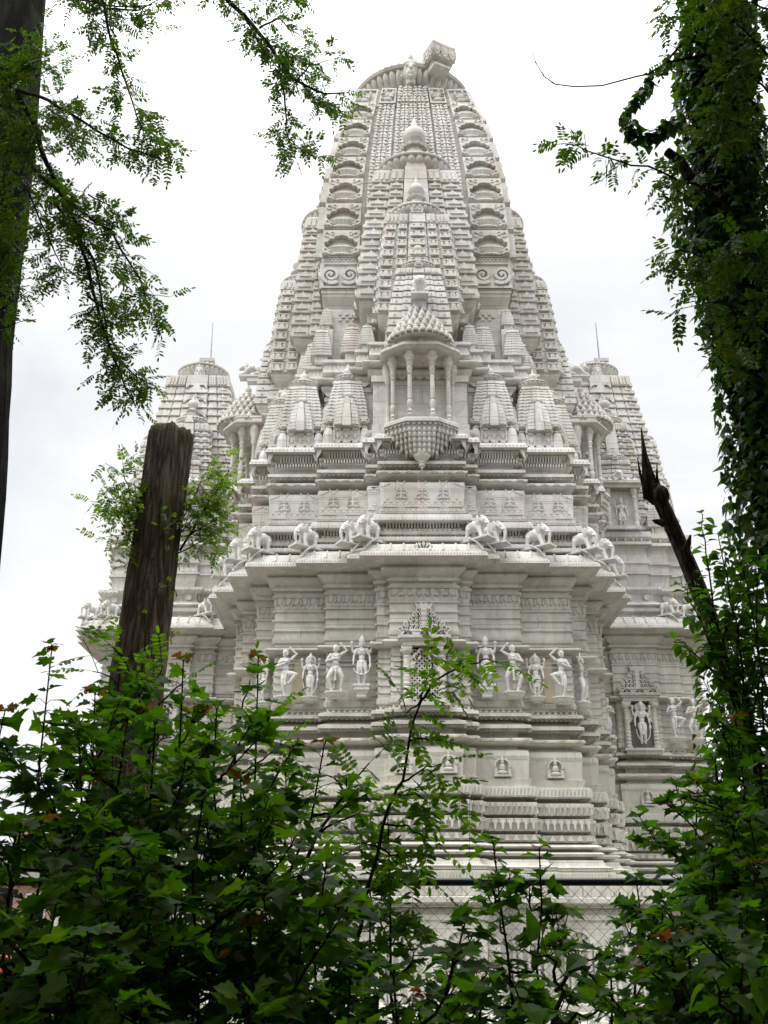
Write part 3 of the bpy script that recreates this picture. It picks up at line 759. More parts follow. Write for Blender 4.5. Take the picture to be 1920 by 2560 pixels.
# engaged spires on three sides, stacked in front of one another
stack = [half_spire(3.72, 3.38, 1.70, 1.17, 18.36, 23.15, 11, 'A', 1.12, .37, parent=T, back=2.6),
         half_spire(4.40, 4.10, 1.16, .84, 17.45, 20.95, 9, 'B', .74, .235, parent=T, back=2.4, band=.38),
         half_spire(4.84, 4.58, .86, .53, 16.55, 18.75, 9, 'C', .50, .16, parent=T, back=2.0, band=.24)]
for k in (1, 3):
    for o in stack:
        c = copy_tree(o, T); c.rotation_euler = (0,0,PI/2*k)

# ---- balconies
def balcony(parent, mirror=False):
    b = MB()
    oct_ = lambda g, zz, cy=-4.45: [(-.91-g,-4.2,zz),(-.91-g,-4.94-g*.4,zz),(-.40-g*.4,-5.3-g,zz),(.40+g*.4,-5.3-g,zz),(.91+g,-4.94-g*.4,zz),(.91+g,-4.2,zz)]
    b.rings([oct_(0,13.66), oct_(.04,13.67), oct_(.04,13.76), oct_(.0,13.80)], True, True)
    g8 = oct_(.03,13.66); 
    for i in range(5):                                  # scalloped valance under the floor
        a_, c_ = Vector(g8[i]), Vector(g8[i+1]); l = (c_-a_).length; n = max(2, round(l/.13)); d = (c_-a_)/l; nn = Vector((d.y,-d.x,0))
        for q in range(n): b.relief(a_ + d*(l*(q+.5)/n), d, UZ, nn, [(-.06,0),(-.055,-.05),(0,-.085),(.055,-.05),(.06,0)], -.03)
    bo = b.obj('balcony', M_ST, parent)
    # stepped pendant
    pd = MB(); cc = (0,-5.02)
    full = oct_(-.02,0)
    rs = []
    tiers = [(1.0,13.66),(.98,13.56),(.92,13.55),(.90,13.43),(.80,13.42),(.77,13.30),(.66,13.29),(.63,13.16),(.51,13.15),(.48,13.03),(.37,13.02),(.34,12.92),(.23,12.91),(.20,12.84)]
    for s, z in tiers: rs.append([(x*s, cc[1]+(y-cc[1])*s, z) for x, y, _ in full])
    pd.rings(list(reversed(rs)), True, True)
    for s, z, n in ((.95,13.45,26),(.85,13.32,24),(.71,13.19,20),(.57,13.05,16),(.42,12.94,12)):
        per = [Vector((x*s, cc[1]+(y-cc[1])*s, 0)) for x, y, _ in full]
        L_ = [(per[i+1]-per[i]).length for i in range(5)]; tot = sum(L_)
        for q in range(n):
            dd = tot*(q+.5)/n; i = 0
            while dd > L_[i]: dd -= L_[i]; i += 1
            pnt = per[i] + (per[i+1]-per[i])*(dd/L_[i])
            pd.lathe([(.012,-.05),(.035,-.02),(.045,.03),(.03,.06),(.045,.09)], (pnt.x, pnt.y, z), 7)
    pd.lathe([(.01,-.34),(.035,-.29),(.08,-.23),(.065,-.19),(.10,-.16),(.075,-.13),(.19,-.02),(.22,.05),(.17,.08)], (0,cc[1],12.8), 16)
    pd.obj('pendant', M_ST, bo)
    for x, y in ((-.29,-5.12),(.29,-5.12),(-.72,-4.80),(.72,-4.80)):
        c = MB()
        c.lathe([(.08,0),(.085,.05),(.055,.08),(.08,.13),(.085,.17),(.055,.21),(.078,.26),(.06,.31),(.045,.33),(.072,.42),(.08,.5),(.065,.58),(.048,.61),(.066,.63),(.05,.65)], (x,y,13.78), 16)
        c.lathe([(.058,.64),(.056,1.0),(.052,1.34)], (x,y,13.78), 36, 1, 1, .14, 9)
        c.lathe([(.06,1.33),(.078,1.36),(.05,1.40),(.066,1.46),(.085,1.52),(.058,1.56),(.09,1.66),(.07,1.68),(.11,1.76),(.10,1.79),(.145,1.84),(.15,1.88),(.11,1.9),(.11,2.04)], (x,y,13.78), 18)
        smooth_by_angle(c.obj('column', M_ST, bo), 35)
    for x in (-.85, .85):
        c = MB(); c.lathe([(.1,0),(.1,.2),(.06,.3),(.06,1.4),(.1,1.5),(.09,1.6),(.15,1.8),(.15,1.9),(.12,2.04)], (x,-4.42,13.78), 14)
        smooth_by_angle(c.obj('column', M_ST, bo), 35)
    r = MB()
    r.rings([oct_(-.04,15.80), oct_(.0,15.80), oct_(.10,15.83), oct_(.12,15.87), oct_(.12,15.92), oct_(.02,15.97), oct_(.0,16.05), oct_(.04,16.06), oct_(.04,16.11), oct_(-.05,16.13)], True, True)
    g8 = oct_(.12,15.83)
    for i in range(5):
        a_, c_ = Vector(g8[i]), Vector(g8[i+1]); l = (c_-a_).length; d = (c_-a_)/l; nn = Vector((d.y,-d.x,0)); n = round(l/.05)
        for q in range(n): r.relief(a_ + d*(l*(q+.5)/n), d, UZ, nn, [(-.015,0),(.015,0),(.015,.03),(-.015,.03)], .02)
        r.relief(a_ + d*(l/2) + UZ*.1, d, UZ, nn, [(-.12,0),(.12,0),(.05,.06),(0,.13),(-.05,.06)], -.04)
    r.lathe([(.84,0),(.70,.24),(.46,.62),(.24,1.0),(.1,1.16)], (0,-4.8,16.08), 24)
    for kk in range(5):
        rr = (.84,.72,.58,.43,.29)[kk]; zz = 16.10+.235*kk; n = max(6, round(2*PI*rr/.185))
        for q in range(n):
            an = 2*PI*(q+.5*(kk % 2))/n; x, y = rr*math.cos(an), rr*math.sin(an)
            if y > .35: continue
            r.lathe([(.055,0),(.082,.03),(.085,.08),(.06,.12),(.065,.14),(.03,.18),(.005,.22)], (x, -4.8+y, zz), 9)
    amalaka(r, (0,-4.8,17.2), .22, 1, 1, 12, False); kalasha(r, (0,-4.8,17.36), .10, 14)
    r.obj('balcony_roof', M_ST, bo)
    return bo
b0 = balcony(T)
for k in (1, 3):
    c = copy_tree(b0, T); c.rotation_euler = (0,0,PI/2*k)
    c.location = ((.38 if k == 1 else -.38), 0, 0)

# ---- small spires standing on the cornices
def mini_spire(parent, w0, w1, h, loc, detail=2):
    g = MB()
    z0 = .62*w0*1.6
    if detail == 2:
        g.box(-.60*w0-.02, .60*w0+.02, -1.02*w0, .9*w0, 0, .52)
        frame_ = [(-.33,0,.33)]
        for f_ in (0, 1, 3):
            g.M = Matrix.Rotation([0,PI/2,0,-PI/2][f_], 4, 'Z')
            yy = -1.02*w0 if f_ == 0 else -.60*w0-.02
            for x0, x1 in ((-.58,-.24), (-.22,.22), (.24,.58)):
                for (q0, q1, r0, r1) in ((x0,x1,.06,.1), (x0,x1,.42,.46), (x0,x0+.04,.06,.46), (x1-.04,x1,.06,.46)):
                    g.relief((0,yy,0), (w0,0,0), UZ, (0,-1,0), [(q0,r0),(q1,r0),(q1,r1),(q0,r1)], .03)
                g.relief(((x0+x1)/2*w0,yy,.26), (1,0,0), UZ, (0,-1,0), [(-.06,0),(0,-.08),(.06,0),(0,.08)], .03)
            g.M = None
        g.box(-.66*w0, .66*w0, -1.06*w0, .9*w0, .50, .56)
        g.box(-.8*w0, .8*w0, -.85*w0, .85*w0, .56, .64)
        z0 = .64
    else:
        g.box(-.62*w0, .62*w0, -.8*w0, .8*w0, 0, .20*h)
        z0 = .20*h
        for q in range(5): g.relief((-.5*w0+.25*w0*q,-.8*w0,.03*h), (1,0,0), UZ, (0,-1,0), [(-.07*w0,0),(.07*w0,0),(.07*w0,.14*h),(-.07*w0,.14*h)], .02)
    z1 = z0 + h*.70 if detail == 2 else h*.86
    t = lambda z: max(0, min(1, (z-z0)/(z1-z0)))
    wf = lambda z: w0 + (w1-w0)*(.12*t(z) + .88*t(z)**1.9)
    S = Spire(wf, wf, 0, lambda z: 0, SPEC5, .05*w0+.014, 2.0)
    rows = 12 if detail == 2 else 9
    zs_ = [z0 + (z1-.1-z0)*(1-(1-i/rows)**1.1) for i in range(rows+1)]
    k_ = .36 if detail == 2 else .28
    S.rows(g, zs_, [(0,-.02*k_),(.03,.018*k_),(.66,.018*k_),(.68,-.004),(.84,-.004),(.86,-.026*k_),(.99,-.026*k_)], False)
    g.rings([S.ring(z1-.1,-.03), S.ring(z1-.09,.02), S.ring(z1-.005,.025), S.ring(z1,-.02)], True, True)
    if detail == 2:
        for i in range(rows):                              # pierced and notched courses
            for t0, t1, p_ in ((-.97,-.66,0), (.66,.97,0), (-.57,-.32,.45), (.32,.57,.45)):
                a_, b_2 = zs_[i], zs_[i+1]
                S.cell(g, 0, t0, t1, a_+.16*(b_2-a_), a_+.5*(b_2-a_), [(.3,.0),(.7,.0),(.7,1),(.3,1)], .012, .009, p_)
        for f in (0, 1, 3):                            # a lesser spire leans against each face
            rot = Matrix.Rotation([0,PI/2,0,-PI/2][f], 4, 'Z')
            g.M = rot
            h2 = (z1-z0)*.62
            w2 = w0*.56
            tt = lambda z: max(0, min(1, (z-z0+.08)/h2))
            S2 = Spire(lambda z: w2*(1-.52*(.2*tt(z)+.8*tt(z)**1.9)), lambda z: .35*w0, 0, lambda z: -w0*(1.2-.26*tt(z)**1.5)+.3*w0, [(0,.40,.9),(.44,.72,.4),(.76,1,0)], .05, 1.2)
            q = [z0-.1 + h2*i/8 for i in range(9)]
            S2.rows(g, q, [(0,-.008),(.03,.004),(.9,.004),(.92,-.008),(.99,-.008)], True)
            for i in range(8): S2.cell(g, 0, -.36, .36, q[i]-(.06 if i == 0 else 0), q[i+1], UNIT, .04, 0, .9)
            cyt = S2.pt(0, 0, q[-1]).y
            amalaka(g, (0,cyt+.07,q[-1]), w2*.56, 1, .8, 10, False)
            for sx in (-1, 1):
                for zz in (q[1], ): S.cell(g, 0, sx*.66 if sx > 0 else -.98, .98 if sx > 0 else -.66, z0+.02, z0+.16, [(.1,.2),(.3,.0),(.5,.2),(.7,0),(.9,.2),(.9,.8),(.7,1),(.5,.8),(.3,1),(.1,.8)], .03, .018, 0)
            g.M = None
        for sx in (-1, 1):
            for sy in (-1, 1):                         # tiny spirelets at the corners of the base
                x, y = sx*.86*w0, sy*.82*w0
                if sy > 0: continue
                g.lathe([(.15,0),(.155,.1),(.15,.3),(.12,.44),(.07,.52),(.09,.53),(.08,.56),(.03,.6),(.035,.63),(.005,.70)], (x, y, 0), 16, 1, 1, .1, 8)
    o = g.obj('small_spire', M_ST, parent, loc=loc)
    a = MB(); am = w1*(1.26 if detail == 2 else 1.08); amalaka(a, (0,-.04*w1,z1+.02), am, 1, 1, 20, False); kalasha(a, (0,-.04*w1,z1+.70*am), .38*w1 if detail == 2 else .26*w1, 16)
    smooth_by_angle(a.obj('finial', M_ST, o), 45)
    return o
s0 = mini_spire(T, .55, .34, 1.95, (-3.16,-3.36,13.54))
for x, y, rz in ((3.16,-3.36,0), (-1.93,-3.66,0), (1.93,-3.66,0), (-3.78,-2.3,-90), (3.78,-2.3,90), (-3.78,2.3,-90), (3.78,2.3,90)):
    o = copy_tree(s0, T); o.location = (x, y, 13.54); o.rotation_euler = (0,0,R(rz))
s1 = mini_spire(T, .29, .135, 1.36, (-2.72,-2.95,16.55), 1)
for x, y, z, s in ((2.72,-2.95,16.55,1), (-1.86,-3.12,16.55,1), (1.86,-3.12,16.55,1), (-3.0,-2.2,16.55,1), (3.0,-2.2,16.55,1), (-1.42,-3.72,16.56,.72), (1.42,-3.72,16.56,.72), (-2.62,-2.75,17.85,.62), (2.62,-2.75,17.85,.62), (-3.25,-1.95,16.55,.8), (3.25,-1.95,16.55,.8)):
    o = copy_tree(s1, T); o.location = (x, y, z); o.scale = (s,)*3
for s in (-1, 1):
    pass
# plain drum below the great spire
dr = MB(); dr.box(-2.62,2.62,-2.66,2.66,16.5,18.7)
for s in (-1, 1):
    dr.box(s*2.62-.2, s*2.62+.2, -2.95, -2.6, 16.56, 17.85)
    for q in range(6):
        for r_ in range(3):
            if (q+r_) % 2 == 0: dr.relief((s*1.98-.3+.1*q, -2.66, 18.3+.1*r_), (1,0,0), UZ, (0,-1,0), [(0,0),(.1,0),(.1,.1),(0,.1)], .03)
dr.obj('spire_drum', M_PLAIN, T)

# ---- window niche of the middle bay, with its pierced pediment
def niche(parent, y, z0, lattice=True, hw=.52, name='window_niche'):
    g = MB()
    for s in (-1, 1):
        g.lathe([(.1,0),(.1,.08),(.07,.1),(.085,.16),(.07,.2),(.09,.26),(.07,.3),(.09,.36),(.07,.4),(.09,.46),(.07,.5),(.08,.56),(.075,.6),(.085,.62),(.075,.64),(.075,.82),(.085,.84),(.075,.86),(.075,1.06),(.09,1.09),(.07,1.12),(.08,1.16),(.14,1.22),(.15,1.28),(.11,1.3),(.11,1.4)], (s*(hw-.1),y-.16,z0+.05), 14)
        g.box(s*(hw-.1)-.13, s*(hw-.1)+.13, y-.28, y, z0+1.33, z0+1.40)
    g.box(-hw-.06,hw+.06,y-.34,y,z0-.02,z0+.05); g.box(-hw,hw,y-.26,y,z0-.12,z0-.02)
    g.box(-hw,hw,y-.3,y,z0+1.40,z0+1.50)
    g.box(-hw-.1,hw+.1,y-.38,y,z0+1.55,z0+1.63); g.box(-hw-.05,hw+.05,y-.34,y,z0+1.50,z0+1.55); g.box(-hw-.04,hw+.04,y-.3,y,z0+1.63,z0+1.70)
    for q in range(20): g.relief((-hw-.05+q*(2*hw+.1)/19, y-.38, z0+1.56), (1,0,0), UZ, (0,-1,0), [(-.015,0),(.015,0),(.015,.05),(-.015,.05)], .02)
    for x in (-hw*.75, 0, hw*.75):
        for s in (-1, 1): g.relief((x,y-.38,z0+1.65), (s,0,0), UZ, (0,-1,0), ARC(.05,.02,.04,.02,.02,-100,180,8), -.04)
        g.relief((x,y-.38,z0+1.63), (1,0,0), UZ, (0,-1,0), [(-.13,0),(.13,0),(.04,.07),(0,.12),(-.04,.07)], -.04)
    # cusped arch with curling makaras between the columns
    for s in (-1, 1):
        for cx, cz, r in ((.30,1.02,.10), (.17,1.14,.10), (.06,1.26,.09)):
            g.relief((0,y-.1,z0), (s,0,0), UZ, (0,-1,0), ARC(cx*hw/.52,cz,r,r*.55,.07,-60,250,10), .1)
        g.relief((0,y-.1,z0), (s,0,0), UZ, (0,-1,0), [(hw-.2,.8),(hw-.1,.8),(hw-.1,1.3),(hw-.2,1.2),(hw-.3,.95)], .08)
    o = g.obj(name, M_LOW, parent)
    d = MB(); d.box(-hw+.16,hw-.16,y-.06,y-.01,z0+.05,z0+1.40); d.obj('dark_interior_panel' if lattice else 'niche_back', M_DARK if lattice else M_NICHE, o)  # dark panel on the uncut wall, coloured as the shade of the interior
    if lattice:
        l = MB(); W = hw-.17; n = 6
        st = 2*W/n
        for i in range(n):
            for j in range(11):
                c = Vector((-W+st*(i+.5), y-.07, z0+.07+st*(j+.5)))
                for a in range(0, 360, 90):
                    l.relief(c, (math.cos(R(a+45)),0,math.sin(R(a+45))), (-math.sin(R(a+45)),0,math.cos(R(a+45))), (0,-1,0), [(.0,-.008),(st*.36,-.022),(st*.66,-.006),(st*.66,.006),(st*.36,.022),(0,.008)], .04)
                l.relief(c, (1,0,0), UZ, (0,-1,0), ARC(0,0,st*.2,st*.2,.014,0,359,10), .035)
        l.obj('lattice', M_LOW, o)
    # pediment: curls piled into a stepped triangle
    q = MB(); zb = z0+1.72; yy = y-.06
    q.box(-hw*1.16,hw*1.16,y-.14,y-.005,zb-.0,zb+.06); q.box(-hw*.68,hw*.68,y-.18,y-.005,zb+.06,zb+.10)
    rowz = [(.13,.56*hw/.52,5), (.25,.44*hw/.52,4), (.37,.32*hw/.52,3), (.49,.22*hw/.52,2), (.60,.13*hw/.52,1)]
    for z, wr, n in rowz:
        for s in (-1, 1):
            for k in range(n):
                x = wr*(k+.62)/n
                q.relief((0,yy,zb), (s,0,0), UZ, (0,-1,0), ARC(x, z, .05, .028, .034, -150+40*(k % 2), 150, 9), .10)
                q.relief((0,yy,zb), (s,0,0), UZ, (0,-1,0), [(x-.05,z-.07),(x-.025,z-.07),(x+.03,z+.06),(x,z+.075)], .085)
            q.relief((0,yy,zb), (s,0,0), UZ, (0,-1,0), ARC(wr, z-.02, .055, .03, .04, -100, 190, 9), .12)
        q.relief((0,yy,zb), (1,0,0), UZ, (0,-1,0), [(-.05,z-.06),(.05,z-.06),(.075,z+.01),(0,z+.08),(-.075,z+.01)], .12)
    q.relief((0,yy,zb), (1,0,0), UZ, (0,-1,0), [(-.17,.62),(.17,.62),(.21,.76),(.12,.70),(.07,.76),(0,.72),(-.07,.76),(-.12,.70),(-.21,.76)], .11)
    q.obj('pediment', M_LOW, o)
    return o
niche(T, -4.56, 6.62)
# leaf palmette on the eave of the middle bay
pm = MB()
for k in range(7):
    a = R(10 + 160*k/6)
    pm.relief((0,-5.1,10.24), (math.cos(a),0,math.sin(a)), (-math.sin(a),0,math.cos(a)), (0,-1,0), [(.03,-.03),(.2,-.06),(.28,0),(.2,.06),(.03,.03)], .05)
pm.relief((0,-5.1,10.24), (1,0,0), UZ, (0,-1,0), [(-.34,0),(.34,0),(.2,.07),(-.2,.07)], .06)
pm.obj('eave_palmette', M_LOW, T)

# ------------------------------------------------------------------ the two lesser shrine towers beside and behind
def shrine(loc, label, niche_open):
    t = thing('shrine_tower', label, 'shrine', loc, 0, None)
    pl = symplan([(.68,2.3),(1.36,2.15),(2.0,2.0)])
    lower_body(pl, t, 9)
    b = MB()
    loft(b, pl, [(.62,-.3),(.62,.3),(.45,.4),(.45,2.4),(.6,2.45),(.6,2.7),(.4,2.78)], True, False)
    b.obj('plinth', M_LOW, t)
    u = MB()
    prof = [(.2,10.4),(.2,10.66),(.26,10.7),(.26,10.8),(.14,10.82),(.14,10.9),(.2,10.94),(.1,11.1),(.1,11.3),(.2,11.4),(.2,11.48),(.02,11.5),(.02,11.95),(.05,11.97),(.05,12.02),(.02,12.03),(.02,12.3),(.05,12.32),(.05,12.4),(.02,12.42),(.02,12.85),(.12,12.9),(.12,13.0),(.06,13.02),(.14,13.15),(.14,13.32),(.0,13.36)]
    loft(u, pl, crisp(prof, 1.2), True, True)
    run(u, pl, .02, 12.06, .3, [(-.5,0),(.5,0),(.3,.1),(0,.16),(-.3,.1)], .012, 9)
    run(u, pl, .2, 11.42, .1, TRI(.05), .015, 9); run(u, pl, .15, 11.12, .5, DISC(.09, 10, 0, .08, 2.0), .03, 9); run(u, pl, .26, 10.7, .08, TRI(.055), -.04, 9)
    run(u, pl, .14, 13.0, .25, [(-.5,.1),(-.3,.1),(-.4,-.12)], .05, 9)
    u.obj('upper_wall', M_ST, t)
    wf = smooth_fn([(13.3,1.80),(14.6,1.68),(16.0,1.51),(17.6,1.28),(19.2,1.03),(19.7,.95)])
    S = Spire(wf, wf, 0, lambda z: 0, SPEC_F, .10)
    m = MB()
    zs = [13.3 + (19.2-13.3)*i/19 for i in range(20)]
    S.rows(m, zs, [(0,-.03),(.03,.05),(.42,.05),(.46,.0),(.88,.0),(.9,-.05),(.99,-.05)], False)
    m.rings([S.ring(19.2,-.05), S.ring(19.22,.05), S.ring(19.65,.05), S.ring(19.68,-.2)], True, True)
    for f in (0, 1, 3):
        for i in range(19):
            a, b_ = zs[i], zs[i+1]; h = b_-a
            for t0, t1, p in ((-1,-.68,.45), (.68,1,.45)): S.cell(m, f, t0+.03, t1-.03, a+.4*h, a+.9*h, TREFOIL_U, .05, 0, p)
            if i % 2 == 0:
                for q in ([(.2,0),(.8,0),(.5,1)], [(.0,.3),(.2,.6),(.0,.9)], [(1,.3),(.8,.6),(1,.9)]): S.cell(m, f, -.34, .34, a, a+1.9*h, q, .04, .03, .8)
            else:
                S.cell(m, f, -.36, .36, a, a+h, [(.02,.1),(.3,.1),(.5,.5),(.7,.1),(.98,.1),(.98,.4),(.02,.4)], .05, .02, .8)
        for t0, t1, p in ((-1,-.68,.45), (-.64,-.40,.5), (.40,.64,.5), (.68,1,.45)):
            for q in range(3):
                S.cell(m, f, t0, t1, 19.25, 19.6, [((q+.2)/3,0),((q+.8)/3,0),((q+.8)/3,1),((q+.2)/3,1)], .025, .05, p)
    so = m.obj('spire', M_ST, t)
    a = MB(); a.lathe([(.7,-.3),(.66,.1)], (0,0,19.8), 20); amalaka(a, (0,-.06,19.9), .90, 1, 1, 30); a.box(-.02,.42,-.75,.1,20.2,20.45); a.box(-.05,.46,-.8,-.5,20.38,20.5)
    smooth_by_angle(a.obj('crown_disc', M_ST, so), 50)
    r = MB(); r.tube([(.25,-.3,20.4),(.23,-.3,22.25)], [.03,.016], 6); r.obj('lightning_rod', M_METAL, so)
    pair = [half_spire(2.0, 1.78, .92, .56, 14.0, 17.4, 12, 'A', .52, .18, parent=t, back=1.4, band=.3),
            half_spire(2.25, 2.12, .62, .42, 13.8, 15.9, 11, 'C', .42, .10, parent=t, back=1.0, band=.18)]
    for k in (1, 3):
        for o in pair:
            c = copy_tree(o, t); c.rotation_euler = (0,0,PI/2*k)
    g = MB()                                            # pavilion with a small image on the upper ledge
    g.box(-.55,.55,-2.6,-1.4,13.36,13.46); g.box(-.62,.62,-2.66,-1.4,14.72,14.85); g.box(-.7,.7,-2.76,-1.4,14.85,14.93); g.box(-.34,.34,-2.35,-1.3,13.4,14.72)
    for s in (-1, 1):
        g.lathe([(.09,0),(.09,.1),(.065,.15),(.08,.3),(.06,.45),(.07,.5),(.06,.9),(.08,.96),(.06,1.02),(.12,1.2),(.12,1.28)], (s*.42,-2.5,13.46), 12)
        g.box(s*.42-.14, s*.42+.14, -2.35, -1.4, 13.46, 14.72)
    for q in range(6): g.lathe([(.1,0),(.12,.06),(.05,.16),(.01,.24)], (-.5+.2*q,-2.5,14.92), 8)
    g.box(-.45,.45,-2.3,-1.5,14.9,15.2)
    g.obj('pavilion', M_ST, t)
    for x in (-1.2, 1.2):
        sm = copy_tree(s1, t); sm.location = (x, -1.75, 13.34); sm.scale = (1.1,)*3
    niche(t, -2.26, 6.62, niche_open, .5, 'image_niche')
    return t
SR = shrine((7.42, 32.5, 0), 'lesser carved shrine tower behind the right side of the temple', False)
SL = copy_tree(SR); SL.location = (-6.42, 32.5, 0)
SL['label'] = 'lesser carved shrine tower behind the cut trunk at the left'

# hall that joins them
HP = [(-6.2,-2.0),(6.2,-2.0),(6.2,7.0),(-6.2,7.0)]
h = thing('temple_hall', 'white marble hall wall joining the shrine towers behind the temple', 'hall', (.6, 35.4, 0))
lower_body(HP, h, -1.0)
hb = MB(); loft(hb, HP, [(.5,-.3),(.5,2.78)], True, False); loft(hb, HP, [(.2,10.4),(.2,11.0),(.1,11.02),(.1,12.6),(.25,12.7),(.25,13.0),(.0,13.1)], True, True)
hb.obj('upper_wall', M_ST, h)

for x in (-3.02, 3.02):
    q = MB(); q.box(x-.11, x+.11, -3.775, -3.74, 6.88, 7.95); q.obj('mortar_patch', M_OCHRE, T)
# ------------------------------------------------------------------ carved figures (fused into one skin each)
def fuse(mb, name, mat, voxel, smooth=2, parent=None):
    me = bpy.data.meshes.new('raw'); me.from_pydata(mb.v, [], mb.f); me.update()
    bm = bmesh.new(); bm.from_mesh(me); bmesh.ops.recalc_face_normals(bm, faces=bm.faces); bm.to_mesh(me); bm.free()
    tmp = bpy.data.objects.new('raw', me); C.objects.link(tmp)
    r = tmp.modifiers.new('r', 'REMESH'); r.mode = 'VOXEL'; r.voxel_size = voxel; r.use_smooth_shade = True
    if smooth:
        sm = tmp.modifiers.new('s', 'SMOOTH'); sm.factor = .5; sm.iterations = smooth
    dg = bpy.context.evaluated_depsgraph_get()
    m2 = bpy.data.meshes.new_from_object(tmp.evaluated_get(dg)); m2.name = name
    bpy.data.objects.remove(tmp); bpy.data.meshes.remove(me)
    m2.materials.clear(); m2.materials.append(mat)
    m2.polygons.foreach_set('use_smooth', [True]*len(m2.polygons))
    o = bpy.data.objects.new(name, m2); C.objects.link(o)
    if parent is not None: o.parent = parent
    return o
def limb(mb, pts, rad, n=10):
    mb.tube(pts, rad, n)
    for p, r in zip(pts, rad): mb.ball(p, r, 10, 6)
def face(mb, c, s, turn=0.0):
    """head with features; c centre, s scale (1 = head .17 m high)"""
    k = MB(); k.M = Matrix.Translation(c) @ Matrix.Rotation(turn, 4, 'Z') @ Matrix.Scale(s, 4)
    k.ball((0,0,.01), (.066,.075,.082), 14, 10); k.ball((0,-.02,-.04), (.05,.055,.05), 12, 8)
    k.ball((0,-.078,-.012), (.012,.018,.026), 8, 6); k.ball((0,-.085,-.025), (.016,.014,.012), 8, 5)
    for sx in (-1, 1):
        k.ball((sx*.028,-.066,.012), (.019,.013,.009), 8, 5); k.ball((sx*.028,-.062,.032), (.026,.014,.006), 8, 5)
        k.ball((sx*.07,.0,-.005), (.014,.022,.034), 8, 6); k.ball((sx*.074,-.005,-.045), (.016,.018,.02), 8, 6)
    k.ball((0,-.07,-.05), (.024,.014,.006), 8, 5); k.ball((0,-.068,-.06), (.018,.014,.007), 8, 5); k.ball((0,-.062,-.082), (.018,.016,.013), 8, 5)
    mb.add(k.v, k.f)
    return k
def hand(mb, p, d, s=1.0):
    p = Vector(p); d = Vector(d).normalized(); sd = d.orthogonal().normalized(); up = d.cross(sd)
    mb.ball(p + d*.015*s, .022*s, 8, 6)
    for i, l in enumerate((.042, .05, .046, .036)):
        q = p + d*.025*s + sd*(.012*(i-1.5))*s
        mb.tube([q, q + d*l*.55*s, q + d*l*.9*s + up*.014*s], [.009*s,.0085*s,.007*s], 6)
    q = p + sd*-.022*s
    mb.tube([q, q + d*.018*s - sd*.012*s, q + d*.034*s - sd*.014*s], [.010*s,.009*s,.007*s], 6)
def figure(name, legs, arms, deity=0, lean=0.0, turn=0.0, bust=False, voxel=.0105):
    mb = MB(); L = lean
    pel = Vector((0,0,.56)); ch = Vector((L,0,.83)); nk = Vector((L*1.1,-.005,.955)); hd = Vector((L*.9,-.015,1.05))
    mb.ball(pel, (.108,.082,.085), 14, 10); mb.ball((L*.5,0,.68), (.078,.062,.10), 12, 8); mb.ball(ch, (.115,.078,.105), 14, 10)
    mb.ball((L,0,.9), (.135,.06,.05), 12, 8)
    if bust:
        for s in (-1, 1): mb.ball((L+s*.055,-.07,.84), .045, 10, 8)
    limb(mb, [nk - Vector((0,0,.05)), nk, hd], [.042,.036,.04])
    face(mb, hd, .95, turn)
    if deity:
        mb.lathe([(.072,-.01),(.08,.0),(.078,.03),(.07,.035),(.074,.06),(.06,.065),(.062,.09),(.045,.095),(.046,.12),(.028,.125),(.03,.14),(.012,.17),(.002,.19)], hd + Vector((0,.0,.055)), 14)
        if deity > 1: mb.lathe([(.02,-.02),(.185,-.02),(.185,.02),(.02,.02)], (0,0,0), 20) if False else mb.ball(hd + Vector((0,.06,.0)), (.165,.02,.18), 20, 12)
    else:
        mb.ball(hd + Vector((0,.02,.035)), (.075,.075,.07), 12, 8)
        mb.ball(hd + Vector((.05*(1 if turn < 0 else -1),.07,.03)), .045, 10, 8)
    for hip, kn, an in legs:
        limb(mb, [hip, (Vector(hip)+Vector(kn))/2 + Vector((0,-.012,0)), kn, (Vector(kn)*.6+Vector(an)*.4), an], [.074,.066,.046,.045,.026])
        a = Vector(an); mb.ball(a + Vector((0,-.05,-.012)), (.03,.07,.02), 10, 6)
        for q in range(5): mb.ball(a + Vector((-.022+.011*q,-.115+.004*abs(q-1),-.016)), .0095, 6, 4)
        mb.lathe([(.03,-.008),(.036,0),(.03,.008)], a + Vector((0,0,.035)), 10)
    for sh, el, ha in arms:
        limb(mb, [sh, (Vector(sh)+Vector(el))/2, el, (Vector(el)+Vector(ha))/2, ha], [.042,.038,.03,.03,.02])
        hand(mb, ha, Vector(ha)-Vector(el))
        mb.ball((Vector(sh)*.55+Vector(el)*.45), (.044,.044,.014), 8, 5)
    # girdle, necklace, sash
    for k in range(14):
        a = 2*PI*k/14
        mb.ball((.108*math.cos(a), .085*math.sin(a), .585+.012*math.cos(2*a)), .016, 6, 4)
    for k in range(9):
        a = PI*k/8
        mb.ball((L+.07*math.cos(a), -.062-.02*math.sin(a), .91-.06*math.sin(a)), .012, 6, 4)
    mb.tube([(0,-.085,.56),(.005,-.1,.45),(-.005,-.09,.34),(.0,-.085,.26)], [.024,.026,.02,.03], 8)
    return mb
def pose_leg_up():
    mb = figure('x', [((-.05,0,.54),(-.075,-.05,.30),(-.02,0,.03)), ((.06,-.02,.55),(.25,-.12,.51),(.07,-.10,.29))],
                  [((.125,0,.91),(.24,-.02,1.03),(.10,-.02,1.165)), ((-.125,0,.90),(-.215,-.05,.72),(-.05,-.14,.77))], 0, -.03, R(-35), True)
    return mb
def pose_wide():
    return figure('x', [((-.06,0,.55),(-.18,-.07,.33),(-.09,0,.03)), ((.06,0,.55),(.17,-.07,.34),(.13,0,.03))],
                  [((.125,0,.91),(.26,0,1.0),(.13,-.02,1.16)), ((-.125,0,.90),(-.23,-.04,.73),(.01,-.14,.79))], 0, .0, R(-25), False)
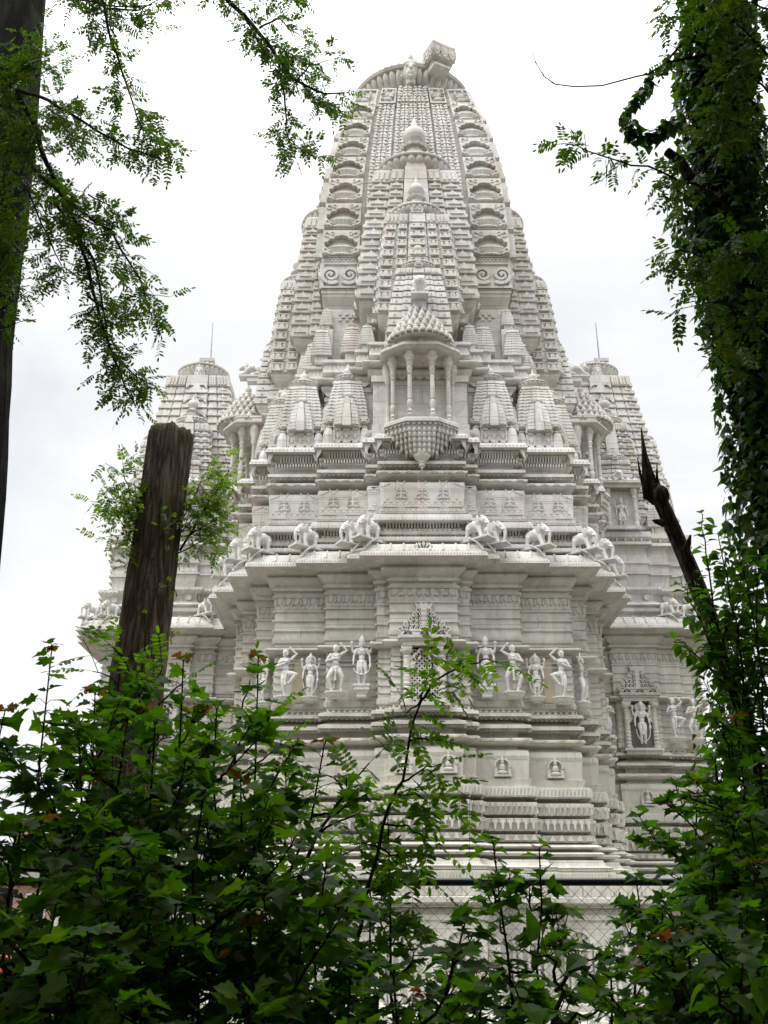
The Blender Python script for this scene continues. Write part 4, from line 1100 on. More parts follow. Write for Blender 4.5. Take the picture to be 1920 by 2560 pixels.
def pose_deity(n):
    mb = figure('x', [((-.055,0,.55),(-.09 if n == 1 else -.055,-.05,.30),(-.06,0,.03)), ((.055,0,.55),(.10 if n == 1 else .055,-.05,.31),(.05,0,.03))],
                  [((.125,0,.9),(.20,.0,.73),(.21,-.05,.56)), ((-.125,0,.9),(-.20,.0,.73),(-.21,-.05,.56)), ((.12,.02,.9),(.23,.02,.84),(.25,-.02,1.0)), ((-.12,.02,.9),(-.23,.02,.84),(-.25,-.02,1.0))], n, 0, 0, False)
    mb.ball((.25,-.02,1.08), .045, 10, 8); mb.ball((-.25,-.02,1.08), .045, 10, 8); mb.ball((.21,-.06,.47), (.04,.04,.06), 10, 8)
    pts = [(.2*math.cos(a), -.08-.03*abs(math.sin(a)), .42 + (.18 if n == 1 else .36)*math.sin(a)) for a in [PI + PI*k/10 for k in range(11)]]
    mb.tube(pts, .015, 7)
    return mb
def pedestal(kind):
    p = MB()
    if kind == 'low':
        p.lathe([(.12,-.16),(.13,-.13),(.19,-.12),(.24,-.06),(.25,-.03),(.27,-.03),(.27,0.0)], (0,.0,0), 20, 1, .75)
    else:
        p.lathe([(.17,-.32),(.18,-.29),(.16,-.27),(.18,-.22),(.245,-.12),(.27,-.05),(.30,-.05),(.30,0)], (0,0,0), 4, 1.0, .8, 0, 0, PI/4)
        for q in range(5): p.relief((-.16+.08*q,-.165,-.14), (1,0,0), UZ, (0,-1,.3), DISC(.03, 8), .03)
    return p
FIG = {}
for nm, fn in (('up', pose_leg_up), ('wide', pose_wide), ('tall', lambda: pose_deity(1)), ('halo', lambda: pose_deity(2))):
    FIG[nm] = fuse(fn(), 'figure', M_FIG, .0105, 2)
    C.objects.unlink(FIG[nm])
PED = {k: pedestal(k).obj('pedestal', M_FIG) for k in ('low', 'high')}
for o in PED.values(): C.objects.unlink(o)
def statue(kind, loc, label, mirror=False, rz=0, s=1.0, ped='low', cat='statue', name='carved_statue', group='statues along the temple walls'):
    t = thing(name, label, cat, loc, R(rz), group)
    f = FIG[kind].copy(); C.objects.link(f); f.parent = t; f.scale = ((-s if mirror else s), s, s)
    if ped:
        p = PED[ped].copy(); C.objects.link(p); p.parent = t; p.scale = (s, s, s)
    return t
W = lambda x, y, z: (AX+x, CYW+y, z)
statue('up', W(-3.30,-4.02,6.98), 'stone dancer with a raised knee at the left end of the front wall', False)
statue('halo', W(-2.72,-3.98,6.98), 'short four armed stone deity between the two dancers left of the window', False, 0, .84)
statue('wide', W(-2.10,-4.28,7.03), 'stone dancer with knees spread and one arm overhead, left of the window')
statue('tall', W(-1.48,-4.28,7.20), 'tall crowned stone deity on a deep bracket close to the left of the window', False, 0, .95, 'high')
statue('tall', W(1.48,-4.28,7.20), 'tall crowned stone deity on a deep bracket right of the window, half behind leaves', True, 0, .95, 'high')
statue('wide', W(2.12,-4.28,7.03), 'stone dancer with knees spread and one arm overhead, right of the window', True)
statue('halo', W(2.70,-3.98,6.98), 'stone deity with a round halo between the two dancers right of the window', True, 0, .84)
statue('up', W(3.30,-4.02,6.96), 'stone dancer with a raised knee at the right end of the front wall', True)
statue('wide', W(3.90,-3.40,6.96), 'stone dancer seen in profile just round the right corner of the temple', True, 70)
statue('halo', W(-3.92,-3.30,6.98), 'stone figure just round the left corner of the temple behind maple leaves', False, -55, .95)
SX, SY = 7.42, 32.5
statue('up', (SX-.98, SY-2.42, 6.98), 'stone dancer with lifted knee on the shrine tower, left of its niche', True)
statue('halo', (SX, SY-2.52, 6.78), 'stone figure standing inside the pillared niche of the right shrine tower', False, 0, 1.0, None)
statue('up', (SX+.98, SY-2.42, 6.98), 'stone dancer with lifted knee on the shrine tower, right of its niche')
statue('wide', (SX+1.60, SY-2.26, 6.98), 'stone dancer with spread knees near the right edge of the shrine tower')
statue('tall', (SX, SY-2.45, 13.46), 'small four armed stone deity in the pavilion high on the right shrine tower', False, 0, .8, None)

# elephants on the eaves
def elephant_mesh():
    e = MB()
    e.ball((-.02,0,.37), (.25,.150,.155), 18, 12); e.ball((-.17,0,.36), (.13,.138,.150), 16, 10); e.ball((.13,0,.37), (.12,.13,.15), 16, 10)
    e.ball((.27,0,.475), (.118,.108,.128), 16, 10); e.ball((.255,.045,.575), (.065,.055,.055), 10, 8); e.ball((.255,-.045,.575), (.065,.055,.055), 10, 8)
    limb(e, [(.34,0,.47),(.41,0,.37),(.43,0,.26),(.415,0,.14),(.39,0,.07)], [.068,.056,.046,.038,.032])
    limb(e, [(.39,0,.07),(.41,0,.035),(.45,0,.045)], [.032,.028,.024])
    for s in (-1, 1):
        M = Matrix.Rotation(R(s*28), 3, 'Z') @ Matrix.Rotation(R(12), 3, 'Y')
        e.ball((.165,s*.142,.465), (.105,.024,.14), 14, 10, M)
        e.tube([(.33,s*.055,.40),(.40,s*.07,.365),(.46,s*.065,.375)], [.019,.016,.006], 8)
        e.ball((.325,s*.085,.50), .014, 8, 6)
        limb(e, [(.15,s*.085,.30),(.17 if s > 0 else .20,s*.09,.16),(.15 if s > 0 else .24,s*.09,.035)], [.075,.058,.052])
        limb(e, [(-.17,s*.085,.30),(-.15 if s > 0 else -.20,s*.09,.17),(-.16 if s > 0 else -.23,s*.09,.035)], [.082,.058,.052])
        for x in (.15 if s > 0 else .24, -.16 if s > 0 else -.23): e.lathe([(.05,0),(.06,.0),(.058,.03),(.05,.035)], (x,s*.09,0), 12)
    e.tube([(-.27,0,.44),(-.32,0,.36),(-.315,.01,.24),(-.31,.01,.2)], [.02,.016,.012,.02], 7)
    for k in range(18):                                # girth rope and neck garland
        a = 2*PI*k/18
        e.ball((.02-.06*math.sin(a), .153*math.cos(a), .37+.158*math.sin(a)), .016, 6, 4)
        e.ball((.185+.03*math.sin(a), .125*math.cos(a), .40+.135*math.sin(a)), .014, 6, 4)
    return e
ELE = fuse(elephant_mesh(), 'body', M_FIG, .0115, 1); C.objects.unlink(ELE)
_p = MB(); _p.box(-.38,.52,-.19,.19,-.045,0); _p.box(-.36,.44,-.17,.17,-.06,-.045); _p.box(.02,.12,-.06,.06,-.26,-.06)
PLT = _p.obj('base_plate', M_FIG); C.objects.unlink(PLT)
def elephant(loc, rz, label, s=1.0):
    t = thing('elephant_statue', label, 'elephant statue', loc, R(rz), 'stone elephants on the eaves')
    for src in (ELE, PLT):
        c = src.copy(); C.objects.link(c); c.parent = t; c.scale = (s*.93,)*3
for sx, word in ((1, 'right'), (-1, 'left')):
    rz = lambda a: -a if sx > 0 else 180+a
    z = 10.60
    elephant(W(sx*1.28,-4.98,z), rz(42), f'white stone elephant nearest the palmette of the middle bay, facing {word}')
    elephant(W(sx*1.66,-4.72,z-.04), rz(30), f'white stone elephant half hidden behind the one beside the middle bay on the {word}')
    elephant(W(sx*2.82,-4.42,z), rz(38), f'white stone elephant standing alone midway along the {word} half of the eave')
    elephant(W(sx*4.02,-4.16,z), rz(40), f'white stone elephant on the {word} front corner of the eave')
    elephant(W(sx*4.55,-3.42,z), rz(25), f'white stone elephant on the first step behind the {word} front corner of the eave')
    elephant(W(sx*5.08,-2.15,z), rz(20), f'white stone elephant on the second step behind the {word} front corner of the eave')
elephant((SX+1.05, SY-2.68, 10.58), -38, 'white stone elephant right of the palmette on the right shrine tower', .8)
elephant((SX+1.75, SY-2.5, 10.58), -32, 'white stone elephant in the middle of three on the right shrine tower eave', .8)
elephant((SX+2.4, SY-2.3, 10.58), -35, 'white stone elephant at the outer corner of the right shrine tower beside the ivy', .8)
elephant((SX-1.05, SY-2.68, 10.58), 218, 'white stone elephant in the corner between the temple and the right shrine tower', .8)
elephant((-6.42+1.05, SY-2.68, 10.58), -38, 'white stone elephant on the left shrine tower, right of the cut trunk', .8)
elephant((-6.42-2.4, SY-2.3, 10.58), 215, 'white stone elephant at the outer left corner of the left shrine tower', .8)
elephant((-6.42-1.75, SY-2.5, 10.58), 212, 'white stone elephant close to the left edge of the cut trunk', .8)

# crouching lions on the spires
def lion_mesh():
    l = MB()
    l.ball((0,.16,.36), (.15,.19,.16), 14, 10); l.ball((0,-.05,.30), (.13,.2,.13), 14, 10); l.ball((0,-.22,.27), (.145,.13,.15), 14, 10)
    l.ball((0,-.33,.33), (.11,.11,.11), 14, 10); l.ball((0,-.43,.295), (.065,.06,.055), 10, 8); l.ball((0,-.475,.305), (.026,.02,.018), 8, 6); l.ball((0,-.44,.25), (.05,.05,.025), 8, 6)
    for s in (-1, 1):
        l.ball((s*.085,-.29,.43), (.035,.025,.04), 8, 6); l.ball((s*.05,-.415,.355), (.02,.016,.016), 8, 6)
        limb(l, [(s*.11,-.2,.22),(s*.12,-.28,.1),(s*.12,-.38,.04)], [.06,.048,.045]); l.ball((s*.12,-.42,.035), (.05,.06,.035), 8, 6)
        l.ball((s*.13,.16,.22), (.075,.15,.14), 12, 8); l.ball((s*.15,.06,.05), (.05,.11,.045), 10, 6)
    for k in range(14):
        a = 2*PI*k/14; l.ball((.125*math.cos(a), -.25+.01*math.sin(3*a), .32+.125*math.sin(a)), .042, 8, 6)
    l.tube([(0,.32,.38),(0,.4,.5),(0,.33,.66),(0,.2,.70),(0,.14,.62),(0,.2,.56)], [.035,.035,.04,.04,.045,.05], 8)
    l.ball((0,.26,.62), (.05,.14,.13), 10, 8)
    return l
LION = fuse(lion_mesh(), 'body', M_FIG, .016, 2); C.objects.unlink(LION)
_q = MB(); _q.box(-.17,.17,-.46,.45,-.05,0); _q.box(-.13,.13,-.22,.45,-.2,-.05)
LPL = _q.obj('base_plate', M_FIG); C.objects.unlink(LPL)
def lion(loc, rz, label, s=1.0):
    t = thing('lion_statue', label, 'lion statue', loc, R(rz), 'stone lions on the spires')
    for src in (LION, LPL):
        c = src.copy(); C.objects.link(c); c.parent = t; c.scale = (s,)*3
lion(W(0,-4.72,17.52), 0, 'stone lion with curled tail above the roof of the front balcony', 1.35)
lion(W(5.0,0,17.95), 90, 'stone lion in profile on the right flank of the great spire', 1.05)
lion(W(-5.0,0,17.95), -90, 'stone lion in profile on the left flank of the great spire', 1.05)
lion((SX, SY-2.3, 14.95), 0, 'small stone lion on the front of the right shrine tower above its pavilion', .9)
lion((SX+2.1, SY, 14.4), 90, 'small stone lion jutting from the right edge of the right shrine tower', .9)

# crowned stone faces under the crown discs
def bust_mesh():
    b = MB()
    k = face(b, Vector((0,0,.42)), 4.1)
    b.lathe([(.15,-.05),(.17,.1),(.16,.24)], (0,.02,0), 16)
    b.lathe([(.29,.0),(.31,.03),(.30,.09),(.27,.10),(.28,.15),(.25,.2),(.2,.24),(.21,.28),(.15,.33),(.10,.36),(.11,.4),(.03,.44)], (0,.03,.60), 24, 1, .95)
    for q in range(15):
        a = PI + PI*q/14; b.ball((.30*math.cos(a), .03+.29*math.sin(a), .63), .032, 8, 5)
    b.ball((0,-.2,.82), (.09,.06,.13), 10, 8); b.ball((0,-.12,.97), (.05,.05,.09), 10, 8)
    for s in (-1, 1): b.ball((s*.3,.02,.22), (.05,.06,.12), 8, 6)
    return b
bm_ = fuse(bust_mesh(), 'carved_face', M_FIG, .017, 1, sp)
bm_.location = (-.06,-1.95,28.0); bm_.scale = (1.02,1.02,1.16)
for o in list(SR.children) + list(SL.children):
    if o.name.startswith('spire'):
        c = bm_.copy(); C.objects.link(c); c.parent = o; c.location = (0,-.82,19.62); c.scale = (.58,)*3
# ------------------------------------------------------------------ ground
def ground_mat():
    m, nt, out = new_mat('trodden_ground'); L = nt.links.new
    geo = N(nt, 'ShaderNodeNewGeometry'); pos = geo.outputs['Position']
    n1 = N(nt, 'ShaderNodeTexNoise', i_Scale=.5, i_Detail=8.0, i_Roughness=.7); L(pos, n1.inputs['Vector'])
    r1 = ramp(nt, [(.35, (.06,.055,.035)), (.5, (.13,.12,.08)), (.68, (.24,.22,.18))]); L(n1.outputs[0], r1.inputs[0])
    n2 = N(nt, 'ShaderNodeTexNoise', i_Scale=14.0, i_Detail=6.0); L(pos, n2.inputs['Vector'])
    r2 = ramp(nt, [(.3, (.55,.55,.55)), (.7, (1.3,1.3,1.3))]); L(n2.outputs[0], r2.inputs[0])
    col = mixc(nt, 1.0, r1.outputs[0], r2.outputs[0], 'MULTIPLY')
    b = N(nt, 'ShaderNodeBsdfPrincipled'); L(col, b.inputs['Base Color']); b.inputs['Roughness'].default_value = .95
    bp = N(nt, 'ShaderNodeBump', i_Strength=.6, i_Distance=.08); L(n2.outputs[0], bp.inputs['Height']); L(bp.outputs[0], b.inputs['Normal'])
    L(b.outputs[0], out.inputs[0]); return m
g = MB(); n_ = 40
for i in range(n_+1):
    for j in range(n_+1):
        a = lambda t: (abs(t)**2.6)*(1 if t > 0 else -1)*900
        x, y = a(2*i/n_-1), a(2*j/n_-1)
        g.v.append((x, y, .10*noise.noise((x*.3, y*.3, 0)) - .1 if abs(x)+abs(y) < 60 else -.1))
for i in range(n_):
    for j in range(n_): g.f.append((i*(n_+1)+j, (i+1)*(n_+1)+j, (i+1)*(n_+1)+j+1, i*(n_+1)+j+1))
tag(g.obj('ground', ground_mat(), None, True), kind='structure')
# marble rubble along the plinth
M_RUB = plain('broken_marble', (.55,.54,.50), .8, .2, 5, .3)
rb = MB()
for k in range(900):
    x = rng.uniform(-8, 9); y = rng.uniform(21.0, 23.4); s = rng.uniform(.04, .17)
    vs = [Vector((sx*s*rng.uniform(.5,1), sy*s*rng.uniform(.5,1), sz*s*rng.uniform(.3,.8))) for sx in (-1,1) for sy in (-1,1) for sz in (-1,1)]
    q = Matrix.Rotation(rng.uniform(0,6), 3, 'Z') @ Matrix.Rotation(rng.uniform(-.5,.5), 3, 'X')
    rb.add([tuple(q @ v + Vector((x, y, .03))) for v in vs], [(0,1,3,2),(4,6,7,5),(0,4,5,1),(2,3,7,6),(0,2,6,4),(1,5,7,3)])
tag(rb.obj('rubble', M_RUB), 'pale broken stone strewn on the ground at the foot of the temple plinth', 'rubble', None, 'stuff')

# ------------------------------------------------------------------ leaves
def fan(mb, outline, centre, base, tip, nrm, size, droop=.0, fold=.12):
    """flat outline (y along the midrib) bent a little and set in space"""
    y = tip.normalized(); x = y.cross(nrm)
    if x.length < 1e-4: x = y.orthogonal()
    x.normalize(); z = x.cross(y)
    P = [centre] + outline; vs = []
    for a, b in P:
        h = fold*abs(a) - droop*b*b
        vs.append(tuple(base + (x*a + y*b + z*h)*size))
    n = len(outline)
    mb.add(vs, [(0, 1+i, 1+(i+1) % n) for i in range(n)])
_h = [(.13,-.08),(.44,-.10),(.36,.09),(.58,.14),(.80,.37),(.55,.40),(.33,.45),(.40,.66),(.20,.72)]
MAPLE = [(0,0)] + _h + [(0,1.0)] + [(-a, b) for a, b in reversed(_h)]
_h = [(.16,-.05),(.34,-.02),(.30,.12),(.46,.20),(.60,.46),(.42,.46),(.30,.52),(.31,.70),(.15,.80)]
MAPLE2 = [(0,0)] + _h + [(0,1.0)] + [(-a, b) for a, b in reversed(_h)]
_h = [(.22,-.10),(.46,.02),(.50,.22),(.34,.42),(.24,.62)]
IVY = [(0,0)] + _h + [(0,1.0)] + [(-a, b) for a, b in reversed(_h)]
_h = [(.17,.05),(.32,.22),(.35,.42),(.27,.64),(.13,.82),(.04,.93)]
OVATE = [(0,0)] + _h + [(0,1.0)] + [(-a, b) for a, b in reversed(_h)]
LEAFLET = [(0,0),(.19,.25),(.22,.6),(.12,.92),(0,1),(-.12,.92),(-.22,.6),(-.19,.25)]
def rv(r, s=1.0): return Vector((r.uniform(-s,s), r.uniform(-s,s), r.uniform(-s,s)))
def maple_leaf(mb, st, p, d, size, r):
    """leaf on its stalk, blade roughly level and tipped outward"""
    d = d.normalized(); pl = size*r.uniform(.35,.75)
    q = p + (d*.8 + Vector((0,0,r.uniform(.05,.5)))).normalized()*pl
    st.tube([p, (p+q)/2 + Vector((0,0,.01)), q], .0014, 3, False)
    nrm = (Vector((0,0,1)) + rv(r,.55) - d*.15).normalized()
    t = d + Vector((0,0,r.uniform(-.75,.05))) + rv(r,.25)
    t = t - nrm*t.dot(nrm)*.8
    k = r.uniform(.78,1.12); ol = [(a*k + r.uniform(-.025,.025), b + r.uniform(-.025,.025)) for a, b in (MAPLE if r.random() < .6 else MAPLE2)]
    fan(mb, ol, (0,.33), q, t, nrm, size, r.uniform(.02,.55), r.uniform(-.1,.45))
def pinnate(mb, st, p, d, nrm, length, r, size=.03, pairs=6):
    d = d.normalized(); side = d.cross(nrm)
    if side.length < 1e-4: side = d.orthogonal()
    side.normalize(); nrm = side.cross(d)
    pts = []
    for i in range(5):
        t = i/4; pts.append(p + d*length*t + Vector((0,0,-.22*length*t*t)))
    st.tube(pts, .0010, 3, False)
    def on(t):
        return p + d*length*t + Vector((0,0,-.22*length*t*t))
    for i in range(pairs):
        t = .22 + .76*i/pairs; b = on(t)
        for s in (-1, 1):
            if r.random() < .05: continue
            dd = side*s + d*r.uniform(.15,.5) + Vector((0,0,r.uniform(-.45,.05)))
            fan(mb, LEAFLET, (0,.5), b, dd, nrm + rv(r,.45), size*r.uniform(.75,1.15), .1, r.uniform(-.2,.3))
    fan(mb, LEAFLET, (0,.5), on(1), d + Vector((0,0,-.3)), nrm + rv(r,.3), size, .1)
def wiggle(pts, r, amp, sub=4):
    out = []
    for a, b in zip(pts, pts[1:]):
        for k in range(sub): out.append(a.lerp(b, k/sub) + (rv(r, amp) if out else Vector()))
    out.append(pts[-1]); return out
def along(pts, t):
    L_ = [(b-a).length for a, b in zip(pts, pts[1:])]; tot = sum(L_); x = t*tot
    for i, l in enumerate(L_):
        if x <= l or i == len(L_)-1: return pts[i].lerp(pts[i+1], min(1, x/l)), (pts[i+1]-pts[i]).normalized()
        x -= l

M_MAPLE = leaf_mat('maple_leaf', [(.034,.092,.007),(.062,.15,.010),(.10,.215,.014),(.042,.11,.009),(.15,.28,.018),(.036,.095,.008)], .48, .52, .2)
M_YOUNG = leaf_mat('young_red_leaf', [(.26,.045,.03),(.24,.08,.035),(.15,.10,.03),(.20,.12,.05)], .4, .4)
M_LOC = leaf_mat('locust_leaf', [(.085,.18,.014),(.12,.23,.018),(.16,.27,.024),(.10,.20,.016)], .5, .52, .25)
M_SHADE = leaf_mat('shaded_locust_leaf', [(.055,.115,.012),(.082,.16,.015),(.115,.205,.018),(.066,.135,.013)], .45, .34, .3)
M_SHOOT = leaf_mat('fresh_shoot_leaf', [(.12,.20,.025),(.17,.27,.035),(.21,.30,.04),(.10,.19,.03)], .45, .48, .35)
M_IVY = leaf_mat('ivy_leaf', [(.018,.056,.006),(.034,.095,.009),(.06,.145,.012),(.12,.24,.018),(.02,.062,.008)], .40, .30, .28)
M_BROAD = leaf_mat('broad_leaf', [(.06,.15,.012),(.10,.22,.016),(.14,.28,.022),(.075,.18,.014)], .48, .45, .2)
M_TWIG = bark('twig_bark', (.018,.013,.010), (.07,.05,.036), (20,20,8), .01)
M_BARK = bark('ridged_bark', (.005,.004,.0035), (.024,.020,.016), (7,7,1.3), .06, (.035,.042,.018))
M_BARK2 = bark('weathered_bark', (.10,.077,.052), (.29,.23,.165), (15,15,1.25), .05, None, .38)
M_SNAG = bark('dead_wood', (.05,.036,.025), (.22,.165,.12), (22,22,4.0), .03, None, .25)

# ------------------------------------------------------------------ maple saplings
def maple(top, base, label, seed, nb=9, bl=.55, size=.070, young=0.12, zmin=.9, name='maple_sapling', dens=1.0):
    r = random.Random(seed)
    t = thing(name, label, 'sapling', base, 0, 'maple saplings in front of the fence')
    o = Vector(base); pts = [Vector((0,0,0)), (top-o)*.35 + Vector((r.uniform(-.06,.06), 0, 0)), (top-o)*.7 + Vector((r.uniform(-.05,.05),0,0)), top-o]
    pts = wiggle(pts, r, .022, 3)
    st = MB(); lf = MB(); yg = MB()
    H_ = (top-o).z
    st.tube(pts, [.011*(1-.88*i/(len(pts)-1))+.0015 for i in range(len(pts))], 6)
    def leafy(poly, length, ll):
        n = max(2, int(length/.050*dens))
        for i in range(n):
            f = .18 + .8*(i+.5)/n
            p, d = along(poly, f)
            sd = d.cross(Vector((0,0,1)))
            if sd.length < .2: sd = Vector((math.cos(i*2.4), math.sin(i*2.4), 0))
            sd.normalize()
            for s in (-1, 1):
                if r.random() < .12: continue
                maple_leaf(lf, st, p, sd*s + d*r.uniform(.0,.6) + rv(r,.3), ll*r.uniform(.45,1.25), r)
        p, d = poly[-1], (poly[-1]-poly[-2]).normalized()
        red = (young >= 1 or r.random() < young*1.5) if poly is main else r.random() < min(young, .3)*.35
        for q in range(5):
            a = q*1.257 + r.uniform(-.3,.3)
            maple_leaf(yg if (red and q < 4) else lf, st, p, Vector((math.cos(a), math.sin(a), r.uniform(-.1,.7))) + d*.6, ll*(.62 if red else .8)*r.uniform(.7,1.1), r)
    main = [p for p in pts[len(pts)*5//10:]]
    leafy(main, H_*.5, size)
    f0 = max(.08, zmin/H_)
    for b in range(nb):
        f = f0 + (.93-f0)*(b+.5)/nb
        p, d = along(pts, f)
        az = b*2.4 + r.uniform(-.5,.5); el = r.uniform(.25,.9); l = bl*(1.1-.6*f)*r.uniform(.7,1.25)
        e = p + Vector((math.cos(az)*math.cos(el), math.sin(az)*math.cos(el), math.sin(el)))*l
        poly = wiggle([p, p.lerp(e,.5) + Vector((0,0,-.04)), e], r, .01, 3)
        st.tube(poly, [.006*(1-.7*i/(len(poly)-1)) for i in range(len(poly))], 5)
        leafy(poly, l, size)
        for q in range(3 if l > .35 else 2):
            p2, d2 = along(poly, r.uniform(.3,.8)); l2 = l*r.uniform(.3,.55)
            e2 = p2 + (d2 + rv(r,.8)).normalized()*l2
            tw = [p2, p2.lerp(e2,.5), e2]; st.tube(tw, .0028, 4); leafy(tw, l2, size*.9)
    st.obj('stem', M_TWIG, t); lf.obj('foliage', M_MAPLE, t)
    if yg.v: yg.obj('young_leaves', M_YOUNG, t)
    return t
def sap(u, v, Y, label, seed, dx=0, **k):
    tp = at(u, v, Y); return maple(tp, (tp.x+dx, Y+.1, -.08), label, seed, **k)
LEFT = [(205,1505,4.1,'maple sapling hiding the left side of the foot of the cut trunk',18,dict(nb=11,bl=.4)),
 (275,1560,3.4,'leafy maple sapling with its crown right before the foot of the cut trunk',44,dict(nb=13,bl=.42)),
 (310,1545,4.3,'maple sapling hiding the right side of the foot of the cut trunk',19,dict(nb=11,bl=.4)),
 (112,1400,4.1,'maple sapling with a red tip standing highest at the far left against the sky',1,dict(young=1.0,bl=.36,dens=.75)),
 (396,1432,4.0,'maple sapling with a rusty tip just right of the cut trunk',2,dict(young=1.0,bl=.32,nb=7,dens=.7)),
 (558,1424,4.3,'maple sapling whose orange tip rises before the left corner statues',3,dict(young=1.0,bl=.32,nb=7,dens=.75)),
 (700,1612,3.8,'maple sapling leaning right with a bright red tip before the torus moulding',4,dict(dx=-.45,young=1.0,bl=.36,dens=.8)),
 (258,1462,4.5,'leafy maple sapling in front of the base of the cut trunk',5,dict(nb=11)),
 (468,1535,3.5,'dense maple sapling between the cut trunk and the left corner statues',6,dict(nb=11)),
 (10,1540,3.9,'maple sapling cut by the left edge of the picture',7,dict(nb=8,bl=.36)),
 (170,1570,3.3,'dense dark maple sapling under the one with the red tip',8,dict(nb=9)),
 (335,1568,3.3,'leafy maple sapling just below the foot of the cut trunk',9,dict(nb=12,young=.3)),
 (520,1690,3.3,'maple sapling with reddish young leaves left of the locust stems',10,dict(nb=12,young=1.0)),
 (60,1720,3.0,'dark maple sapling low at the left above the orange machine',11,dict(nb=12)),
 (440,1720,2.9,'dark maple sapling in the thick of the left bushes',12,dict(nb=13)),
 (215,1800,2.8,'low maple sapling in the left bushes below the distant house',13,dict(nb=13)),
 (535,1880,3.0,'low maple sapling at the right rim of the left bushes',14,dict(nb=12)),
 (120,1960,2.6,'lowest maple sapling in the bottom left corner',15,dict(nb=13)),
 (380,1960,2.6,'low maple sapling at the bottom between the left bushes and the fence',16,dict(nb=13)),
 (540,2010,2.7,'low maple sapling at the bottom just left of the locust stem',17,dict(nb=12))]
for u, v, Y, lab, sd, kw in LEFT: sap(u, v, Y, lab, sd, **kw)
MID = [(838,1765,4.4,'bright maple sapling entwined with the slender locust at mid picture',20,dict(nb=9,bl=.34)),
 (800,1930,4.3,'maple sapling climbing against the fence beside the locust stem',21,dict(nb=9,bl=.38)),
 (1066,1825,4.4,'slim maple sapling rising above the fence rail at mid picture',23,dict(nb=8,bl=.30,dens=.9)),
 (1165,1838,4.4,'slim maple sapling leaning right over the fence rail',24,dict(nb=7,bl=.26,dx=-.22,dens=.9)),
 (985,2090,3.5,'dark maple sapling at the bottom below the fence rail',25,dict(nb=9,bl=.4)),
 (680,2060,3.2,'dark maple sapling at the bottom under the leaning locust',26,dict(nb=9,bl=.36)),
 (850,2110,2.8,'low maple sapling at bottom centre under the slender locust',27,dict(nb=11,bl=.5,young=.3)),
 (1040,2165,2.9,'low maple sapling at the bottom right of centre',28,dict(nb=8,bl=.4))]
for u, v, Y, lab, sd, kw in MID: sap(u, v, Y, lab, sd, **kw)
RIGHT = [(1540,1640,4.7,'maple sapling standing behind the foot of the leaning broken trunk',40,dict(nb=12,bl=.4)),
 (1590,1560,4.3,'maple sapling crowding the ivy at the right below the rounded leaves',41,dict(nb=13,bl=.5)),
 (1480,1850,4.5,'maple sapling half way up the right bushes before the shrine base',42,dict(nb=11,bl=.42)),
 (1640,1660,3.8,'maple sapling at the far right edge beneath the ivy clad trunk',43,dict(nb=13,bl=.5)),
(1375,1905,4.6,'light green maple sapling at the right end of the visible fence',31,dict(nb=7,bl=.3,dens=.8)),
 (1505,1745,4.4,'tall maple sapling before the base of the right shrine tower',32,dict(nb=10,bl=.45)),
 (1545,1650,4.2,'tall maple sapling beside the foot of the ivy clad trunk',33,dict(nb=11,bl=.5,young=.3)),
 (1430,1970,4.0,'bushy maple sapling in front of the fence at the right',34,dict(nb=11,bl=.42)),
 (1540,1860,3.5,'dense maple sapling below the ivy clad trunk',35,dict(nb=12,bl=.5)),
 (1620,1780,3.4,'dark maple sapling at the right edge under the ivy',36,dict(nb=12,bl=.5)),
 (1320,2110,3.4,'low maple sapling before the fence mesh, left of the broad leaved shoots',37,dict(nb=10,bl=.38)),
 (1450,2040,3.0,'low dark maple sapling above the broad leaves at bottom right',38,dict(nb=12,bl=.45)),
 (1600,1980,2.8,'low dark maple sapling in the bottom right corner',39,dict(nb=13,bl=.5))]
for u, v, Y, lab, sd, kw in RIGHT: sap(u, v, Y, lab, sd, **kw)

# ------------------------------------------------------------------ locust wood
def locust_branch(poly, r, lf, st, rad=.012, size=.028, length=.14, step=.045, twig=.22, start=.1, pairs=6, open_=1.0):
    st.tube(poly, [rad*(1-.85*i/(len(poly)-1))+.0012 for i in range(len(poly))], 5)
    tot = sum((b-a).length for a, b in zip(poly, poly[1:]))
    n = int(tot*(1-start)/step)
    for i in range(n):
        f = start + (1-start)*(i+.5)/n
        p, d = along(poly, f)
        sd = rv(r); sd = (sd - d*sd.dot(d)).normalized()
        if r.random() < .34*open_:
            l = twig*r.uniform(.5,1.2); e = p + (sd + d*.7 + Vector((0,0,-.15))).normalized()*l
            tw = [p, p.lerp(e,.5) + Vector((0,0,.01)), e]; st.tube(tw, .002, 4)
            for k in range(4):
                q, dq = along(tw, (k+1)/4); s2 = rv(r); s2 = (s2-dq*s2.dot(dq)).normalized()
                pinnate(lf, st, q, s2 + dq*.5 + Vector((0,0,-.25)), Vector((0,0,1)) + rv(r,.5), length*r.uniform(.6,1.1), r, size, pairs)
        else:
            pinnate(lf, st, p, sd + d*.45 + Vector((0,0,-.25)), Vector((0,0,1)) + rv(r,.5), length*r.uniform(.6,1.15), r, size, pairs)
    pinnate(lf, st, poly[-1], poly[-1]-poly[-2], Vector((0,0,1)), length, r, size, pairs)
def uv(pts, Y, dY=0.0):
    n = len(pts); return [at(u, v, Y + dY*i/max(1,n-1)) for i, (u, v) in enumerate(pts)]
